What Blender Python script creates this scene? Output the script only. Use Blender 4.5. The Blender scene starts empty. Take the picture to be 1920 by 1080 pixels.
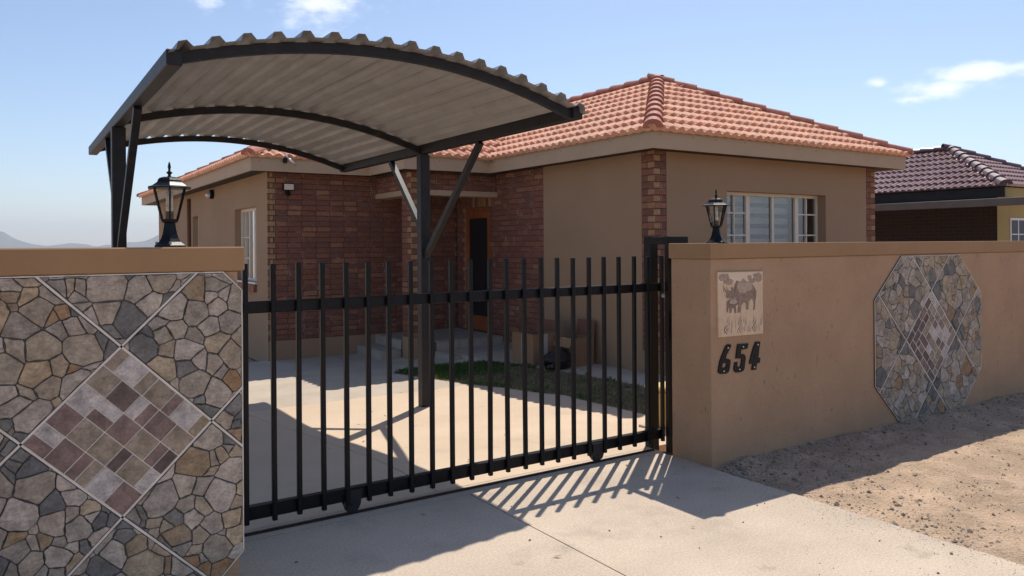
import bpy, bmesh, math, random
from mathutils import Vector, Matrix, noise
R = math.radians
random.seed(7)
scene = bpy.context.scene
col = scene.collection

# ------------------------------------------------------------------ camera
cam_d = bpy.data.cameras.new('camera'); cam = bpy.data.objects.new('camera', cam_d); col.objects.link(cam)
cam_d.sensor_width = 36; cam_d.lens = 1435.19 / 1920 * 36
cam_d.shift_y = -(540 - 458.58) / 1920
cam_d.clip_start = .05; cam_d.clip_end = 30000
cam.matrix_world = Matrix.Translation((0, 0, 1.6)) @ Matrix.Rotation(-R(33.3436), 4, 'Z') @ Matrix.Rotation(R(90), 4, 'X') @ Matrix.Rotation(-.0074, 4, 'Z')
scene.camera = cam

# ------------------------------------------------------------------ sun, sky, exposure
SUN = Vector((.51, .42, 1)).normalized()          # towards the sun
elev = math.asin(SUN.z); azim = math.atan2(SUN.x, SUN.y)
sun_d = bpy.data.lights.new('sun', 'SUN'); sun_o = bpy.data.objects.new('sun', sun_d); col.objects.link(sun_o)
sun_d.energy = 4.2; sun_d.angle = R(.53); sun_d.color = (1, .925, .82)
sun_o.rotation_euler = (-SUN).to_track_quat('-Z', 'Y').to_euler(); sun_o.location = (10, 10, 20)

world = bpy.data.worlds.new('World'); scene.world = world; world.use_nodes = True
wn = world.node_tree; wn.nodes.clear()
def N(nt, t, **kw):
    n = nt.nodes.new(t)
    for k, v in kw.items(): setattr(n, k, v)
    return n
w_out = N(wn, 'ShaderNodeOutputWorld'); w_bg = N(wn, 'ShaderNodeBackground')
sky = N(wn, 'ShaderNodeTexSky', sky_type='NISHITA', sun_disc=False, sun_elevation=elev, sun_rotation=azim)
sky.air_density = 1.0; sky.dust_density = 1.5; sky.ozone_density = 1.8; sky.altitude = 1200
w_bg.inputs['Strength'].default_value = .123
tc = N(wn, 'ShaderNodeTexCoord')
def cloud_mask(d, rad, sx, thr, seed):
    """a soft patch of cloud round direction d"""
    mp = N(wn, 'ShaderNodeVectorMath', operation='SUBTRACT'); wn.links.new(tc.outputs['Generated'], mp.inputs[0]); mp.inputs[1].default_value = d
    sc = N(wn, 'ShaderNodeVectorMath', operation='MULTIPLY'); wn.links.new(mp.outputs[0], sc.inputs[0]); sc.inputs[1].default_value = (1/sx, 1/sx, 1)
    ln = N(wn, 'ShaderNodeVectorMath', operation='LENGTH'); wn.links.new(sc.outputs[0], ln.inputs[0])
    fall = N(wn, 'ShaderNodeMapRange'); fall.inputs['From Min'].default_value = 0; fall.inputs['From Max'].default_value = rad
    fall.inputs['To Min'].default_value = .42; fall.inputs['To Max'].default_value = -.35; wn.links.new(ln.outputs['Value'], fall.inputs['Value'])
    nz = N(wn, 'ShaderNodeTexNoise', noise_dimensions='4D'); nz.inputs['W'].default_value = seed
    st = N(wn, 'ShaderNodeVectorMath', operation='MULTIPLY'); wn.links.new(tc.outputs['Generated'], st.inputs[0]); st.inputs[1].default_value = (1, 1, 2.2)
    wn.links.new(st.outputs[0], nz.inputs['Vector']); nz.inputs['Scale'].default_value = 22; nz.inputs['Detail'].default_value = 8; nz.inputs['Roughness'].default_value = .58
    ad = N(wn, 'ShaderNodeMath', operation='ADD'); wn.links.new(fall.outputs[0], ad.inputs[0]); wn.links.new(nz.outputs['Fac'], ad.inputs[1])
    ss = N(wn, 'ShaderNodeMapRange', interpolation_type='SMOOTHSTEP'); ss.inputs['From Min'].default_value = thr; ss.inputs['From Max'].default_value = thr + .38; ss.inputs['To Max'].default_value = .72
    wn.links.new(ad.outputs[0], ss.inputs['Value']); return ss.outputs[0]
masks = [cloud_mask((.318, .903, .292), .11, 1.25, .56, 1.3), cloud_mask((.892, .418, .184), .030, 4.6, .52, 4.1), cloud_mask((.874, .452, .172), .028, 4.6, .53, 9.4), cloud_mask((.860, .480, .162), .020, 3.6, .55, 12.4),
         cloud_mask((.843, .505, .183), .022, 1.8, .62, 2.7), cloud_mask((.195, .937, .296), .05, 1.3, .60, 6.2)]
m0 = masks[0]
for m in masks[1:]:
    mx = N(wn, 'ShaderNodeMath', operation='MAXIMUM'); wn.links.new(m0, mx.inputs[0]); wn.links.new(m, mx.inputs[1]); m0 = mx.outputs[0]
cl = N(wn, 'ShaderNodeMix', data_type='RGBA'); wn.links.new(m0, cl.inputs['Factor']); wn.links.new(sky.outputs[0], cl.inputs[6]); cl.inputs[7].default_value = (8.6, 8.8, 9.2, 1)
wn.links.new(cl.outputs[2], w_bg.inputs['Color']); wn.links.new(w_bg.outputs[0], w_out.inputs[0])
vs = scene.view_settings; vs.view_transform = 'Standard'; vs.look = 'None'; vs.exposure = .28; vs.gamma = 1; vs.use_curve_mapping = False

# ------------------------------------------------------------------ materials
def mat(name, color, rough=.7, metal=0, var=.12, nscale=6, bump=.1, bscale=60, spec=.5, rand=0, ramp=None, speck=None, bdist=.01, stain=None, streak=None):
    """procedural material: base colour, large soft variation, optional per piece colours, specks and relief"""
    m = bpy.data.materials.new(name); m.use_nodes = True; nt = m.node_tree; b = nt.nodes['Principled BSDF']
    L = nt.links.new
    b.inputs['Roughness'].default_value = rough; b.inputs['Metallic'].default_value = metal; b.inputs['Specular IOR Level'].default_value = spec
    tcn = N(nt, 'ShaderNodeTexCoord'); gm = N(nt, 'ShaderNodeNewGeometry'); pos = gm.outputs['Position']
    cur = None
    if ramp:
        oi = N(nt, 'ShaderNodeObjectInfo'); ad = N(nt, 'ShaderNodeMath', operation='ADD'); L(oi.outputs['Random'], ad.inputs[0]); L(gm.outputs['Random Per Island'], ad.inputs[1])
        fr = N(nt, 'ShaderNodeMath', operation='FRACT'); L(ad.outputs[0], fr.inputs[0])
        cr = N(nt, 'ShaderNodeValToRGB'); cr.color_ramp.interpolation = 'LINEAR'
        el = cr.color_ramp.elements
        while len(el) < len(ramp): el.new(.5)
        for i, c in enumerate(ramp): el[i].position = i / (len(ramp) - 1); el[i].color = (*c, 1)
        L(fr.outputs[0], cr.inputs[0]); cur = cr.outputs[0]
    else:
        rgb = N(nt, 'ShaderNodeRGB'); rgb.outputs[0].default_value = (*color, 1); cur = rgb.outputs[0]
    def mul(cur, fac, lo, hi):
        mr = N(nt, 'ShaderNodeMapRange'); mr.inputs['From Min'].default_value = .3; mr.inputs['From Max'].default_value = .7
        mr.inputs['To Min'].default_value = lo; mr.inputs['To Max'].default_value = hi; L(fac, mr.inputs['Value'])
        mm = N(nt, 'ShaderNodeVectorMath', operation='SCALE'); L(cur, mm.inputs[0]); L(mr.outputs[0], mm.inputs['Scale']); return mm.outputs[0]
    if var:
        nz = N(nt, 'ShaderNodeTexNoise'); L(pos, nz.inputs['Vector']); nz.inputs['Scale'].default_value = nscale; nz.inputs['Detail'].default_value = 6; nz.inputs['Roughness'].default_value = .62
        cur = mul(cur, nz.outputs['Fac'], 1 - var, 1 + var)
    if stain:
        col2, sc, thr, amt = stain
        nz = N(nt, 'ShaderNodeTexNoise'); L(pos, nz.inputs['Vector']); nz.inputs['Scale'].default_value = sc; nz.inputs['Detail'].default_value = 7; nz.inputs['Roughness'].default_value = .65
        mr = N(nt, 'ShaderNodeMapRange', interpolation_type='SMOOTHSTEP'); mr.inputs['From Min'].default_value = thr; mr.inputs['From Max'].default_value = thr + .16; mr.inputs['To Max'].default_value = amt; L(nz.outputs['Fac'], mr.inputs['Value'])
        mi = N(nt, 'ShaderNodeMix', data_type='RGBA'); L(mr.outputs[0], mi.inputs['Factor']); L(cur, mi.inputs[6]); mi.inputs[7].default_value = (*col2, 1); cur = mi.outputs[2]
    if streak:
        col2, vec, thr, amt = streak
        mp = N(nt, 'ShaderNodeVectorMath', operation='MULTIPLY'); L(pos, mp.inputs[0]); mp.inputs[1].default_value = vec
        nz = N(nt, 'ShaderNodeTexNoise'); L(mp.outputs[0], nz.inputs['Vector']); nz.inputs['Scale'].default_value = 1; nz.inputs['Detail'].default_value = 4; nz.inputs['Roughness'].default_value = .6
        mr = N(nt, 'ShaderNodeMapRange', interpolation_type='SMOOTHSTEP'); mr.inputs['From Min'].default_value = thr; mr.inputs['From Max'].default_value = thr + .1; mr.inputs['To Max'].default_value = amt; L(nz.outputs['Fac'], mr.inputs['Value'])
        mi = N(nt, 'ShaderNodeMix', data_type='RGBA'); L(mr.outputs[0], mi.inputs['Factor']); L(cur, mi.inputs[6]); mi.inputs[7].default_value = (*col2, 1); cur = mi.outputs[2]
    if speck:
        sc, lo, hi = speck
        nz = N(nt, 'ShaderNodeTexNoise'); L(pos, nz.inputs['Vector']); nz.inputs['Scale'].default_value = sc; nz.inputs['Detail'].default_value = 3; nz.inputs['Roughness'].default_value = .7
        cur = mul(cur, nz.outputs['Fac'], lo, hi)
    L(cur, b.inputs['Base Color'])
    if bump:
        nz = N(nt, 'ShaderNodeTexNoise'); L(pos, nz.inputs['Vector']); nz.inputs['Scale'].default_value = bscale; nz.inputs['Detail'].default_value = 6; nz.inputs['Roughness'].default_value = .6
        bp = N(nt, 'ShaderNodeBump'); bp.inputs['Strength'].default_value = bump; bp.inputs['Distance'].default_value = bdist; L(nz.outputs['Fac'], bp.inputs['Height']); L(bp.outputs[0], b.inputs['Normal'])
    return m

def glass_mat(name, tint, refl=.08, dark=0):
    m = bpy.data.materials.new(name); m.use_nodes = True; nt = m.node_tree; nt.nodes.remove(nt.nodes['Principled BSDF'])
    out = nt.nodes['Material Output']; L = nt.links.new
    tr = N(nt, 'ShaderNodeBsdfTransparent'); tr.inputs[0].default_value = (*tint, 1)
    gl = N(nt, 'ShaderNodeBsdfGlossy'); gl.inputs['Roughness'].default_value = .015
    fr = N(nt, 'ShaderNodeFresnel'); fr.inputs['IOR'].default_value = 1.5
    ad = N(nt, 'ShaderNodeMath', operation='ADD', use_clamp=True); L(fr.outputs[0], ad.inputs[0]); ad.inputs[1].default_value = refl
    nz = N(nt, 'ShaderNodeTexNoise'); nz.inputs['Scale'].default_value = 2.2; bp = N(nt, 'ShaderNodeBump'); bp.inputs['Strength'].default_value = .05; bp.inputs['Distance'].default_value = .02
    L(nz.outputs['Fac'], bp.inputs['Height']); L(bp.outputs[0], gl.inputs['Normal'])
    mx = N(nt, 'ShaderNodeMixShader'); L(ad.outputs[0], mx.inputs[0]); L(tr.outputs[0], mx.inputs[1]); L(gl.outputs[0], mx.inputs[2]); L(mx.outputs[0], out.inputs[0])
    return m

M = {}
M['plaster'] = mat('brown_plaster', (.45, .285, .175), .88, var=.09, nscale=2.2, bump=.5, bscale=90, bdist=.006, spec=.25, speck=(70, .94, 1.06), stain=((.39, .248, .152), 1.6, .54, .5), streak=((.15, .10, .07), (34, 34, 14), .635, .8))
M['plaster_house'] = mat('house_plaster', (.37, .25, .16), .9, var=.05, nscale=1.2, bump=.3, bscale=160, bdist=.003, spec=.2, stain=((.33, .22, .14), .8, .55, .4))
M['coping'] = mat('coping_plaster', (.37, .22, .115), .85, var=.06, nscale=3, bump=.2, bscale=120, bdist=.003, spec=.25)
M['fascia'] = mat('painted_fascia', (.47, .345, .235), .7, var=.05, nscale=3, bump=.06, bscale=30, spec=.3)
M['brick'] = mat('red_brick', None, .85, var=.22, nscale=30, bump=.5, bscale=170, bdist=.003, spec=.2, speck=(220, .8, 1.2),
                 ramp=[(.185, .086, .064), (.235, .102, .068), (.20, .092, .070), (.29, .128, .078), (.215, .088, .062), (.35, .17, .10), (.165, .086, .070), (.265, .115, .072)])
M['brick_yellow'] = mat('yellow_brick', None, .85, var=.18, nscale=30, bump=.5, bscale=170, bdist=.003, spec=.2, speck=(220, .85, 1.15), ramp=[(.37, .23, .12), (.42, .27, .145), (.33, .19, .10), (.40, .28, .16)])
M['brick_rim'] = mat('pale_brick_edge', (.28, .125, .10), .9, var=.2, nscale=30, bump=0, spec=.2, stain=((.52, .38, .30), 5, .50, .85))
M['mortar'] = mat('mortar', (.11, .068, .056), .95, var=.3, nscale=9, bump=.5, bscale=180, bdist=.003, spec=.1, stain=((.2, .14, .10), 7, .58, .6))
M['tile'] = mat('terracotta_roof_tile', None, .8, stain=((.48, .225, .14), 2.6, .57, .4), var=.2, nscale=7, bump=.25, bscale=150, bdist=.003, spec=.25, speck=(120, .9, 1.1), ramp=[(.70, .36, .235), (.74, .39, .26), (.65, .32, .21), (.75, .415, .275), (.68, .365, .245)])
M['cap'] = mat('terracotta_ridge_cap', None, .75, var=.2, nscale=7, bump=.25, bscale=120, bdist=.003, spec=.3, ramp=[(.42, .15, .105), (.46, .175, .12), (.38, .135, .095), (.44, .185, .13)])
M['ntile'] = mat('maroon_roof_tile', None, .24, var=.12, nscale=8, bump=.1, bscale=100, bdist=.003, spec=.85, ramp=[(.28, .15, .135), (.24, .125, .115), (.31, .175, .16), (.265, .145, .13)])
M['ncap'] = mat('maroon_ridge_cap', (.13, .065, .07), .4, var=.12, nscale=8, bump=.1, spec=.55)
M['deck'] = mat('roof_underlay', (.05, .035, .03), .9, var=.1, bump=0)
M['black'] = mat('black_painted_steel', (.005, .0055, .008), .40, var=.25, nscale=12, bump=.08, bscale=70, spec=.22, stain=((.014, .011, .010), 9, .62, .6))
M['steel_dark'] = mat('dark_steel', (.02, .02, .023), .5, metal=.1, spec=.3, var=.3, nscale=10, bump=.12, bscale=60, stain=((.09, .06, .04), 7, .60, .6), streak=((.10, .085, .07), (40, 40, 6), .66, .5))
M['galv'] = mat('galvanised_sheet', (.34, .34, .35), .5, metal=.35, var=.14, nscale=3, bump=.05, bscale=20, spec=.4, streak=((.26, .255, .255), (26, 1.2, 26), .52, .35))
M['rust'] = mat('rusty_steel', (.06, .032, .022), .7, metal=.3, var=.4, nscale=25, bump=.3, bscale=90)
M['concrete'] = mat('concrete', (.53, .435, .34), .9, var=.13, nscale=1.3, bump=.5, bscale=60, bdist=.005, spec=.2, speck=(75, .80, 1.18), stain=((.40, .33, .26), 1.7, .53, .6), streak=((.34, .28, .22), (3, 3, 3), .63, .5))
M['concrete_in'] = mat('smooth_concrete', (.60, .47, .345), .9, var=.09, nscale=1.0, bump=.3, bscale=40, bdist=.006, spec=.2, speck=(110, .92, 1.07), stain=((.38, .315, .25), .9, .55, .5))
M['apron'] = mat('apron_concrete', (.48, .41, .33), .9, var=.12, nscale=2, bump=.3, bscale=60, spec=.2, speck=(130, .9, 1.1))
M['dirt'] = mat('dry_dirt', (.46, .335, .235), .97, var=.24, nscale=2.4, bump=.9, bscale=42, bdist=.02, spec=.1, speck=(85, .68, 1.3), stain=((.30, .22, .155), 3.2, .52, .7))
M['pebble'] = mat('pebble', None, .85, var=.2, nscale=60, bump=.2, bscale=200, ramp=[(.20, .16, .125), (.34, .27, .2), (.12, .10, .085), (.42, .35, .28), (.25, .17, .11)])
M['soil'] = mat('lawn_soil', (.20, .155, .105), .95, var=.3, nscale=8, bump=.6, bscale=60, stain=((.10, .10, .045), 3, .5, .6))
M['grass'] = mat('dry_grass', None, .7, var=.35, nscale=3.0, bump=0, spec=.25, ramp=[(.15, .145, .065), (.30, .25, .14), (.10, .125, .045), (.38, .31, .18), (.22, .19, .095), (.13, .14, .055)])
M['grass_green'] = mat('green_grass', None, .6, var=.25, nscale=5, bump=0, spec=.3, ramp=[(.045, .11, .018), (.08, .15, .03), (.035, .085, .015), (.1, .15, .035)])
M['grout'] = mat('pale_grout', (.74, .67, .60), .85, var=.12, nscale=20, bump=.2, bscale=150)
M['grout_dark'] = mat('dark_stone_joint', (.10, .09, .082), .9, var=.3, nscale=30, bump=.3, bscale=200)
def stone(name, ramp, **k): return mat(name, None, .78, streak=((.16, .14, .125), (22, 1, 70), .57, .45), var=.36, nscale=18, bump=.6, bscale=45, bdist=.008, spec=.25, speck=(80, .78, 1.2), ramp=ramp, **k)
M['stone'] = stone('crazy_stone', [(.40, .33, .275), (.35, .28, .205), (.48, .41, .355), (.29, .245, .205), (.42, .325, .22), (.27, .24, .21), (.47, .39, .33), (.33, .275, .22), (.40, .345, .30), (.41, .30, .19)], stain=((.19, .18, .17), 14, .58, .5))
M['stone_slate'] = stone('slate_stone', [(.14, .138, .137), (.175, .165, .155), (.21, .195, .18), (.155, .148, .14)], stain=((.24, .215, .19), 12, .6, .4))
M['stone_ochre'] = stone('ochre_stone', [(.33, .225, .13), (.31, .235, .155), (.36, .215, .11), (.30, .20, .125)], stain=((.27, .225, .19), 13, .50, .8))
M['t_grey'] = stone('grey_tile', [(.49, .435, .41), (.54, .485, .455), (.45, .40, .375)])
M['t_tan'] = stone('tan_tile', [(.33, .265, .205), (.30, .24, .18), (.36, .285, .22)])
M['t_maroon'] = stone('maroon_tile', [(.225, .15, .132), (.265, .18, .16), (.195, .135, .12)], stain=((.25, .17, .15), 12, .55, .6))
M['t_dark'] = stone('dark_tile', [(.14, .10, .09), (.17, .125, .11)])
M['white'] = mat('white_plastic', (.75, .74, .70), .4, var=.04, bump=0)
M['frame'] = mat('cream_window_frame', (.72, .65, .54), .5, var=.06, nscale=10, bump=.05)
M['glass'] = glass_mat('window_glass', (.80, .84, .84), .16)
M['lglass'] = glass_mat('lantern_glass', (.92, .92, .90), .03)
M['wood'] = mat('varnished_wood', (.36, .115, .04), .45, var=.25, nscale=4, bump=.1, bscale=40, streak=((.17, .055, .02), (40, 40, 3), .5, .6))
M['dark'] = mat('dark_mesh', (.012, .011, .012), .6, var=.2, bump=.1)
M['interior'] = mat('room_paint', (.35, .32, .28), .9, var=.03, bump=0)
M['blind'] = mat('blind_fabric', (.56, .57, .60), .9, var=.04, bump=.1, bscale=200)
M['blind_sheer'] = mat('sheer_blind_fabric', (.12, .13, .16), .9, var=.04, bump=.1, bscale=200)
M['plaque'] = mat('sepia_plaque', (.70, .50, .335), .5, var=.10, nscale=12, bump=.05, streak=((.50, .34, .225), (60, 60, 10), .54, .4))
M['pl_sky'] = mat('plaque_sky_print', (.76, .58, .42), .5, var=.05, nscale=20, bump=0)
M['pl_dark'] = mat('plaque_dark_print', (.24, .15, .115), .55, var=.35, nscale=40, bump=0)
M['pl_mid'] = mat('plaque_mid_print', (.29, .19, .14), .55, var=.35, nscale=45, bump=0)
M['pl_tree'] = mat('plaque_tree_print', (.40, .27, .20), .55, var=.4, nscale=60, bump=0)
M['pl_pale'] = mat('plaque_pale_print', (.47, .35, .26), .55, var=.25, nscale=45, bump=0)
M['step'] = mat('step_tile', (.42, .375, .315), .6, var=.10, nscale=5, bump=.1, bscale=50, spec=.35, speck=(60, .92, 1.08))
M['card'] = mat('cardboard', (.30, .185, .105), .85, var=.08, nscale=6, bump=.08, bscale=120)
M['card_in'] = mat('inner_cardboard', (.20, .09, .055), .85, var=.1, nscale=6, bump=.05)
M['tape'] = mat('packing_tape', (.5, .47, .43), .4, var=.08, nscale=20, bump=.05)
M['bag'] = mat('black_bin_bag', (.008, .008, .011), .32, var=.1, bump=.35, bscale=22, bdist=.03, spec=.6)
M['lens'] = mat('flood_lens', (.66, .60, .46), .25, var=.05, bump=0)
M['yellow'] = mat('cream_yellow_paint', (.58, .42, .15), .6, var=.08, bump=.05)
M['nwall'] = mat('yellow_plaster', (.42, .31, .125), .9, var=.07, nscale=1.5, bump=.2, bscale=100)
M['nbeam'] = mat('grey_brown_beam', (.12, .105, .095), .6, var=.12, nscale=4, bump=.1)
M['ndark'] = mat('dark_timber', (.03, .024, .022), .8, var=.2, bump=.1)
M['hill'] = mat('hill_scrub', (.10, .105, .07), .95, var=.3, nscale=.01, bump=0)
M['sillbrick'] = mat('sill_tile', None, .7, var=.25, nscale=20, bump=.2, ramp=[(.32, .13, .06), (.25, .10, .05), (.36, .17, .08)])
M['silver'] = mat('valley_flashing', (.7, .7, .7), .35, metal=.8, var=.1, bump=.1)
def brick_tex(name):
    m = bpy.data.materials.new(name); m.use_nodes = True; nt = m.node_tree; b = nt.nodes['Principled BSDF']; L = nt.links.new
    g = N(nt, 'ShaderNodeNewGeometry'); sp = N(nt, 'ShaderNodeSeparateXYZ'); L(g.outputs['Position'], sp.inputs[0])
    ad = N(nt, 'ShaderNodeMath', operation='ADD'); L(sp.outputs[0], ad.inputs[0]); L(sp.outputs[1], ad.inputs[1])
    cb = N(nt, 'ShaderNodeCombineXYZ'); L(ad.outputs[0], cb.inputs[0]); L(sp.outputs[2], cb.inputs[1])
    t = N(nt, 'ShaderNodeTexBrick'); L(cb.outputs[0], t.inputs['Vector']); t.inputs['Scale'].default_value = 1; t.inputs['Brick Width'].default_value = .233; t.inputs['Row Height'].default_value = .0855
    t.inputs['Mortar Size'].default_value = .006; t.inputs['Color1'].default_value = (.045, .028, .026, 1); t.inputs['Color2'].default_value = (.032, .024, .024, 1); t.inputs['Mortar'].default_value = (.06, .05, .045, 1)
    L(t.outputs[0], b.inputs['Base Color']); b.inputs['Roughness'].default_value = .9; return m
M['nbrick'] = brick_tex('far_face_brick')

# ------------------------------------------------------------------ mesh helpers
def mw(o):
    b = o.matrix_basis
    return (mw(o.parent) @ o.matrix_parent_inverse @ b) if o.parent else b.copy()
def setp(o, p):
    if p: o.parent = p; o.matrix_parent_inverse = mw(p).inverted()
class MB:
    def __init__(s): s.v = []; s.f = []; s.m = []
    def add(s, vs, fs, mi=0):
        n = len(s.v); s.v += [tuple(v) for v in vs]; s.f += [tuple(i + n for i in f) for f in fs]; s.m += [mi] * len(fs); return s
    def box(s, x0, x1, y0, y1, z0, z1, mi=0):
        v = [(x, y, z) for z in (z0, z1) for y in (y0, y1) for x in (x0, x1)]
        return s.add(v, [(0, 2, 3, 1), (4, 5, 7, 6), (0, 1, 5, 4), (2, 6, 7, 3), (0, 4, 6, 2), (1, 3, 7, 5)], mi)
    def cbox(s, x0, x1, y0, y1, z0, z1, c=.004, mi=0):
        """box with chamfered edges"""
        bm = bmesh.new(); bmesh.ops.create_cube(bm, size=1)
        for v in bm.verts: v.co = Vector(((x0 + x1) / 2 + v.co.x * (x1 - x0), (y0 + y1) / 2 + v.co.y * (y1 - y0), (z0 + z1) / 2 + v.co.z * (z1 - z0)))
        bmesh.ops.bevel(bm, geom=bm.edges[:], offset=c, segments=1, affect='EDGES', profile=.5)
        bm.verts.index_update(); s.add([v.co[:] for v in bm.verts], [[v.index for v in f.verts] for f in bm.faces], mi); bm.free(); return s
    def beam(s, p0, p1, w, h, up=(0, 0, 1), mi=0, c=None):
        p0, p1, up = Vector(p0), Vector(p1), Vector(up); d = (p1 - p0).normalized(); r = d.cross(up).normalized(); u = r.cross(d)
        v = [p + r * a * w / 2 + u * b * h / 2 for p in (p0, p1) for a, b in ((-1, -1), (1, -1), (1, 1), (-1, 1))]
        return s.add(v, [(0, 1, 2, 3), (7, 6, 5, 4), (0, 4, 5, 1), (1, 5, 6, 2), (2, 6, 7, 3), (3, 7, 4, 0)], mi)
    def lathe(s, prof, c, n=12, mi=0, rot=0, cap=True):
        k = len(s.v)
        for r, z in prof:
            for i in range(n):
                a = rot + 2 * math.pi * i / n; s.v.append((c[0] + r * math.cos(a), c[1] + r * math.sin(a), c[2] + z))
        for j in range(len(prof) - 1):
            for i in range(n):
                s.f.append((k + j * n + i, k + j * n + (i + 1) % n, k + (j + 1) * n + (i + 1) % n, k + (j + 1) * n + i)); s.m.append(mi)
        if cap:
            s.f.append(tuple(k + i for i in range(n))[::-1]); s.m.append(mi); s.f.append(tuple(k + (len(prof) - 1) * n + i for i in range(n))); s.m.append(mi)
        return s
    def cyl(s, p0, p1, r, n=12, mi=0):
        p0, p1 = Vector(p0), Vector(p1); d = (p1 - p0).normalized(); a = d.orthogonal().normalized(); b = d.cross(a)
        k = len(s.v)
        for p in (p0, p1):
            for i in range(n): t = 2 * math.pi * i / n; s.v.append(tuple(p + a * r * math.cos(t) + b * r * math.sin(t)))
        for i in range(n): s.f.append((k + i, k + (i + 1) % n, k + n + (i + 1) % n, k + n + i)); s.m.append(mi)
        s.f.append(tuple(range(k, k + n))[::-1]); s.m.append(mi); s.f.append(tuple(range(k + n, k + 2 * n))); s.m.append(mi); return s
    def plate(s, poly, y0, y1, mi=0, bev=0):
        """polygon in (x, z) extruded from y0 (back) to y1 (front, smaller y)"""
        n = len(poly); a = sum(poly[i][0] * poly[(i + 1) % n][1] - poly[(i + 1) % n][0] * poly[i][1] for i in range(n))
        if a < 0: poly = poly[::-1]
        v = [(x, y0, z) for x, z in poly]
        cx = sum(p[0] for p in poly) / n; cz = sum(p[1] for p in poly) / n
        f = []
        if bev:
            ins = inset(poly, bev); v += [(x, y1 + bev * .6, z) for x, z in poly] + [(x, y1, z) for x, z in ins]
            f = [(i, (i + 1) % n, n + (i + 1) % n, n + i) for i in range(n)] + [(n + i, n + (i + 1) % n, 2 * n + (i + 1) % n, 2 * n + i) for i in range(n)] + [tuple(range(2 * n, 3 * n))]
        else:
            v += [(x, y1, z) for x, z in poly]; f = [(i, (i + 1) % n, n + (i + 1) % n, n + i) for i in range(n)] + [tuple(range(n, 2 * n))]
        return s.add(v, f, mi)
    def mesh(s, name, mats, smooth=False):
        me = bpy.data.meshes.new(name); me.from_pydata(s.v, [], s.f)
        for m in (mats if isinstance(mats, (list, tuple)) else [mats]): me.materials.append(M[m])
        if len(set(s.m)) > 1: me.polygons.foreach_set('material_index', s.m)
        if smooth: me.polygons.foreach_set('use_smooth', [True] * len(s.f))
        me.update(); return me
    def build(s, name, mats, parent=None, smooth=False, label=None):
        me = s.mesh(name, mats, smooth); o = bpy.data.objects.new(name, me); col.objects.link(o)
        if parent: setp(o, parent)
        else:
            xs, ys, zs = zip(*s.v); c = Vector(((min(xs) + max(xs)) / 2, (min(ys) + max(ys)) / 2, min(zs))); me.transform(Matrix.Translation(-c)); o.location = c
        if label: o['label'] = label
        return o
def inset(poly, d):
    n = len(poly); out = []
    for i in range(n):
        p0, p1, p2 = Vector(poly[i - 1]), Vector(poly[i]), Vector(poly[(i + 1) % n])
        a = (p1 - p0); b = (p2 - p1)
        if a.length < 1e-7 or b.length < 1e-7: out.append(tuple(p1)); continue
        a.normalize(); b.normalize(); na = Vector((-a.y, a.x)); nb = Vector((-b.y, b.x)); m = na + nb
        if m.length < 1e-4: out.append(tuple(p1)); continue
        m.normalize(); out.append(tuple(p1 + m * min(d / max(m.dot(na), .35), d * 2.2)))
    return out
def thing(name, label, cat, loc=(0, 0, 0), group=None):
    o = bpy.data.objects.new(name, None); col.objects.link(o); o.location = loc; o.empty_display_size = .2
    o['label'] = label; o['category'] = cat
    if group: o['group'] = group
    return o
def tag(o, label, cat, group=None):
    o['label'] = label; o['category'] = cat
    if group: o['group'] = group
    return o
def struct(o, kind='structure', label=None):
    o['kind'] = kind
    if label: o['label'] = label
    return o
def inst(name, me, matrix, parent):
    o = bpy.data.objects.new(name, me); col.objects.link(o); o.matrix_basis = matrix; setp(o, parent); return o
def clip(poly, a, b, c):
    """keep the side a*x + b*y <= c of a polygon of tuples whose first two entries are x, y"""
    out = []; n = len(poly)
    for i in range(n):
        p, q = poly[i], poly[(i + 1) % n]; dp = a * p[0] + b * p[1] - c; dq = a * q[0] + b * q[1] - c
        if dp <= 0: out.append(p)
        if (dp < 0 < dq) or (dq < 0 < dp):
            t = dp / (dp - dq); out.append(tuple(p[k] + (q[k] - p[k]) * t for k in range(len(p))))
    return out
def area(poly): return abs(sum(poly[i][0] * poly[(i + 1) % len(poly)][1] - poly[(i + 1) % len(poly)][0] * poly[i][1] for i in range(len(poly)))) / 2

# ================================================================== ground
YG = 4.30                                                 # gate plane
g = MB(); S = 10500
g.add([(-S, -S, -.06), (S, -S, -.06), (S, 4.3, -.06), (-S, 4.3, -.06), (S, 4.5, -.30), (-S, 4.5, -.30), (S, S, -.30), (-S, S, -.30)], [(0, 1, 2, 3), (3, 2, 4, 5), (5, 4, 6, 7)])
struct(g.build('ground', 'dirt'))
def sst(a, b, t): t = min(1, max(0, (t - a) / (b - a))); return t * t * (3 - 2 * t)
def zin(x, y): return (-.15 * sst(4.5, 7.6, y) - .05 * sst(8.0, 11.8, y)) * (1 - .7 * sst(4.8, 6.6, x))
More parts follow.
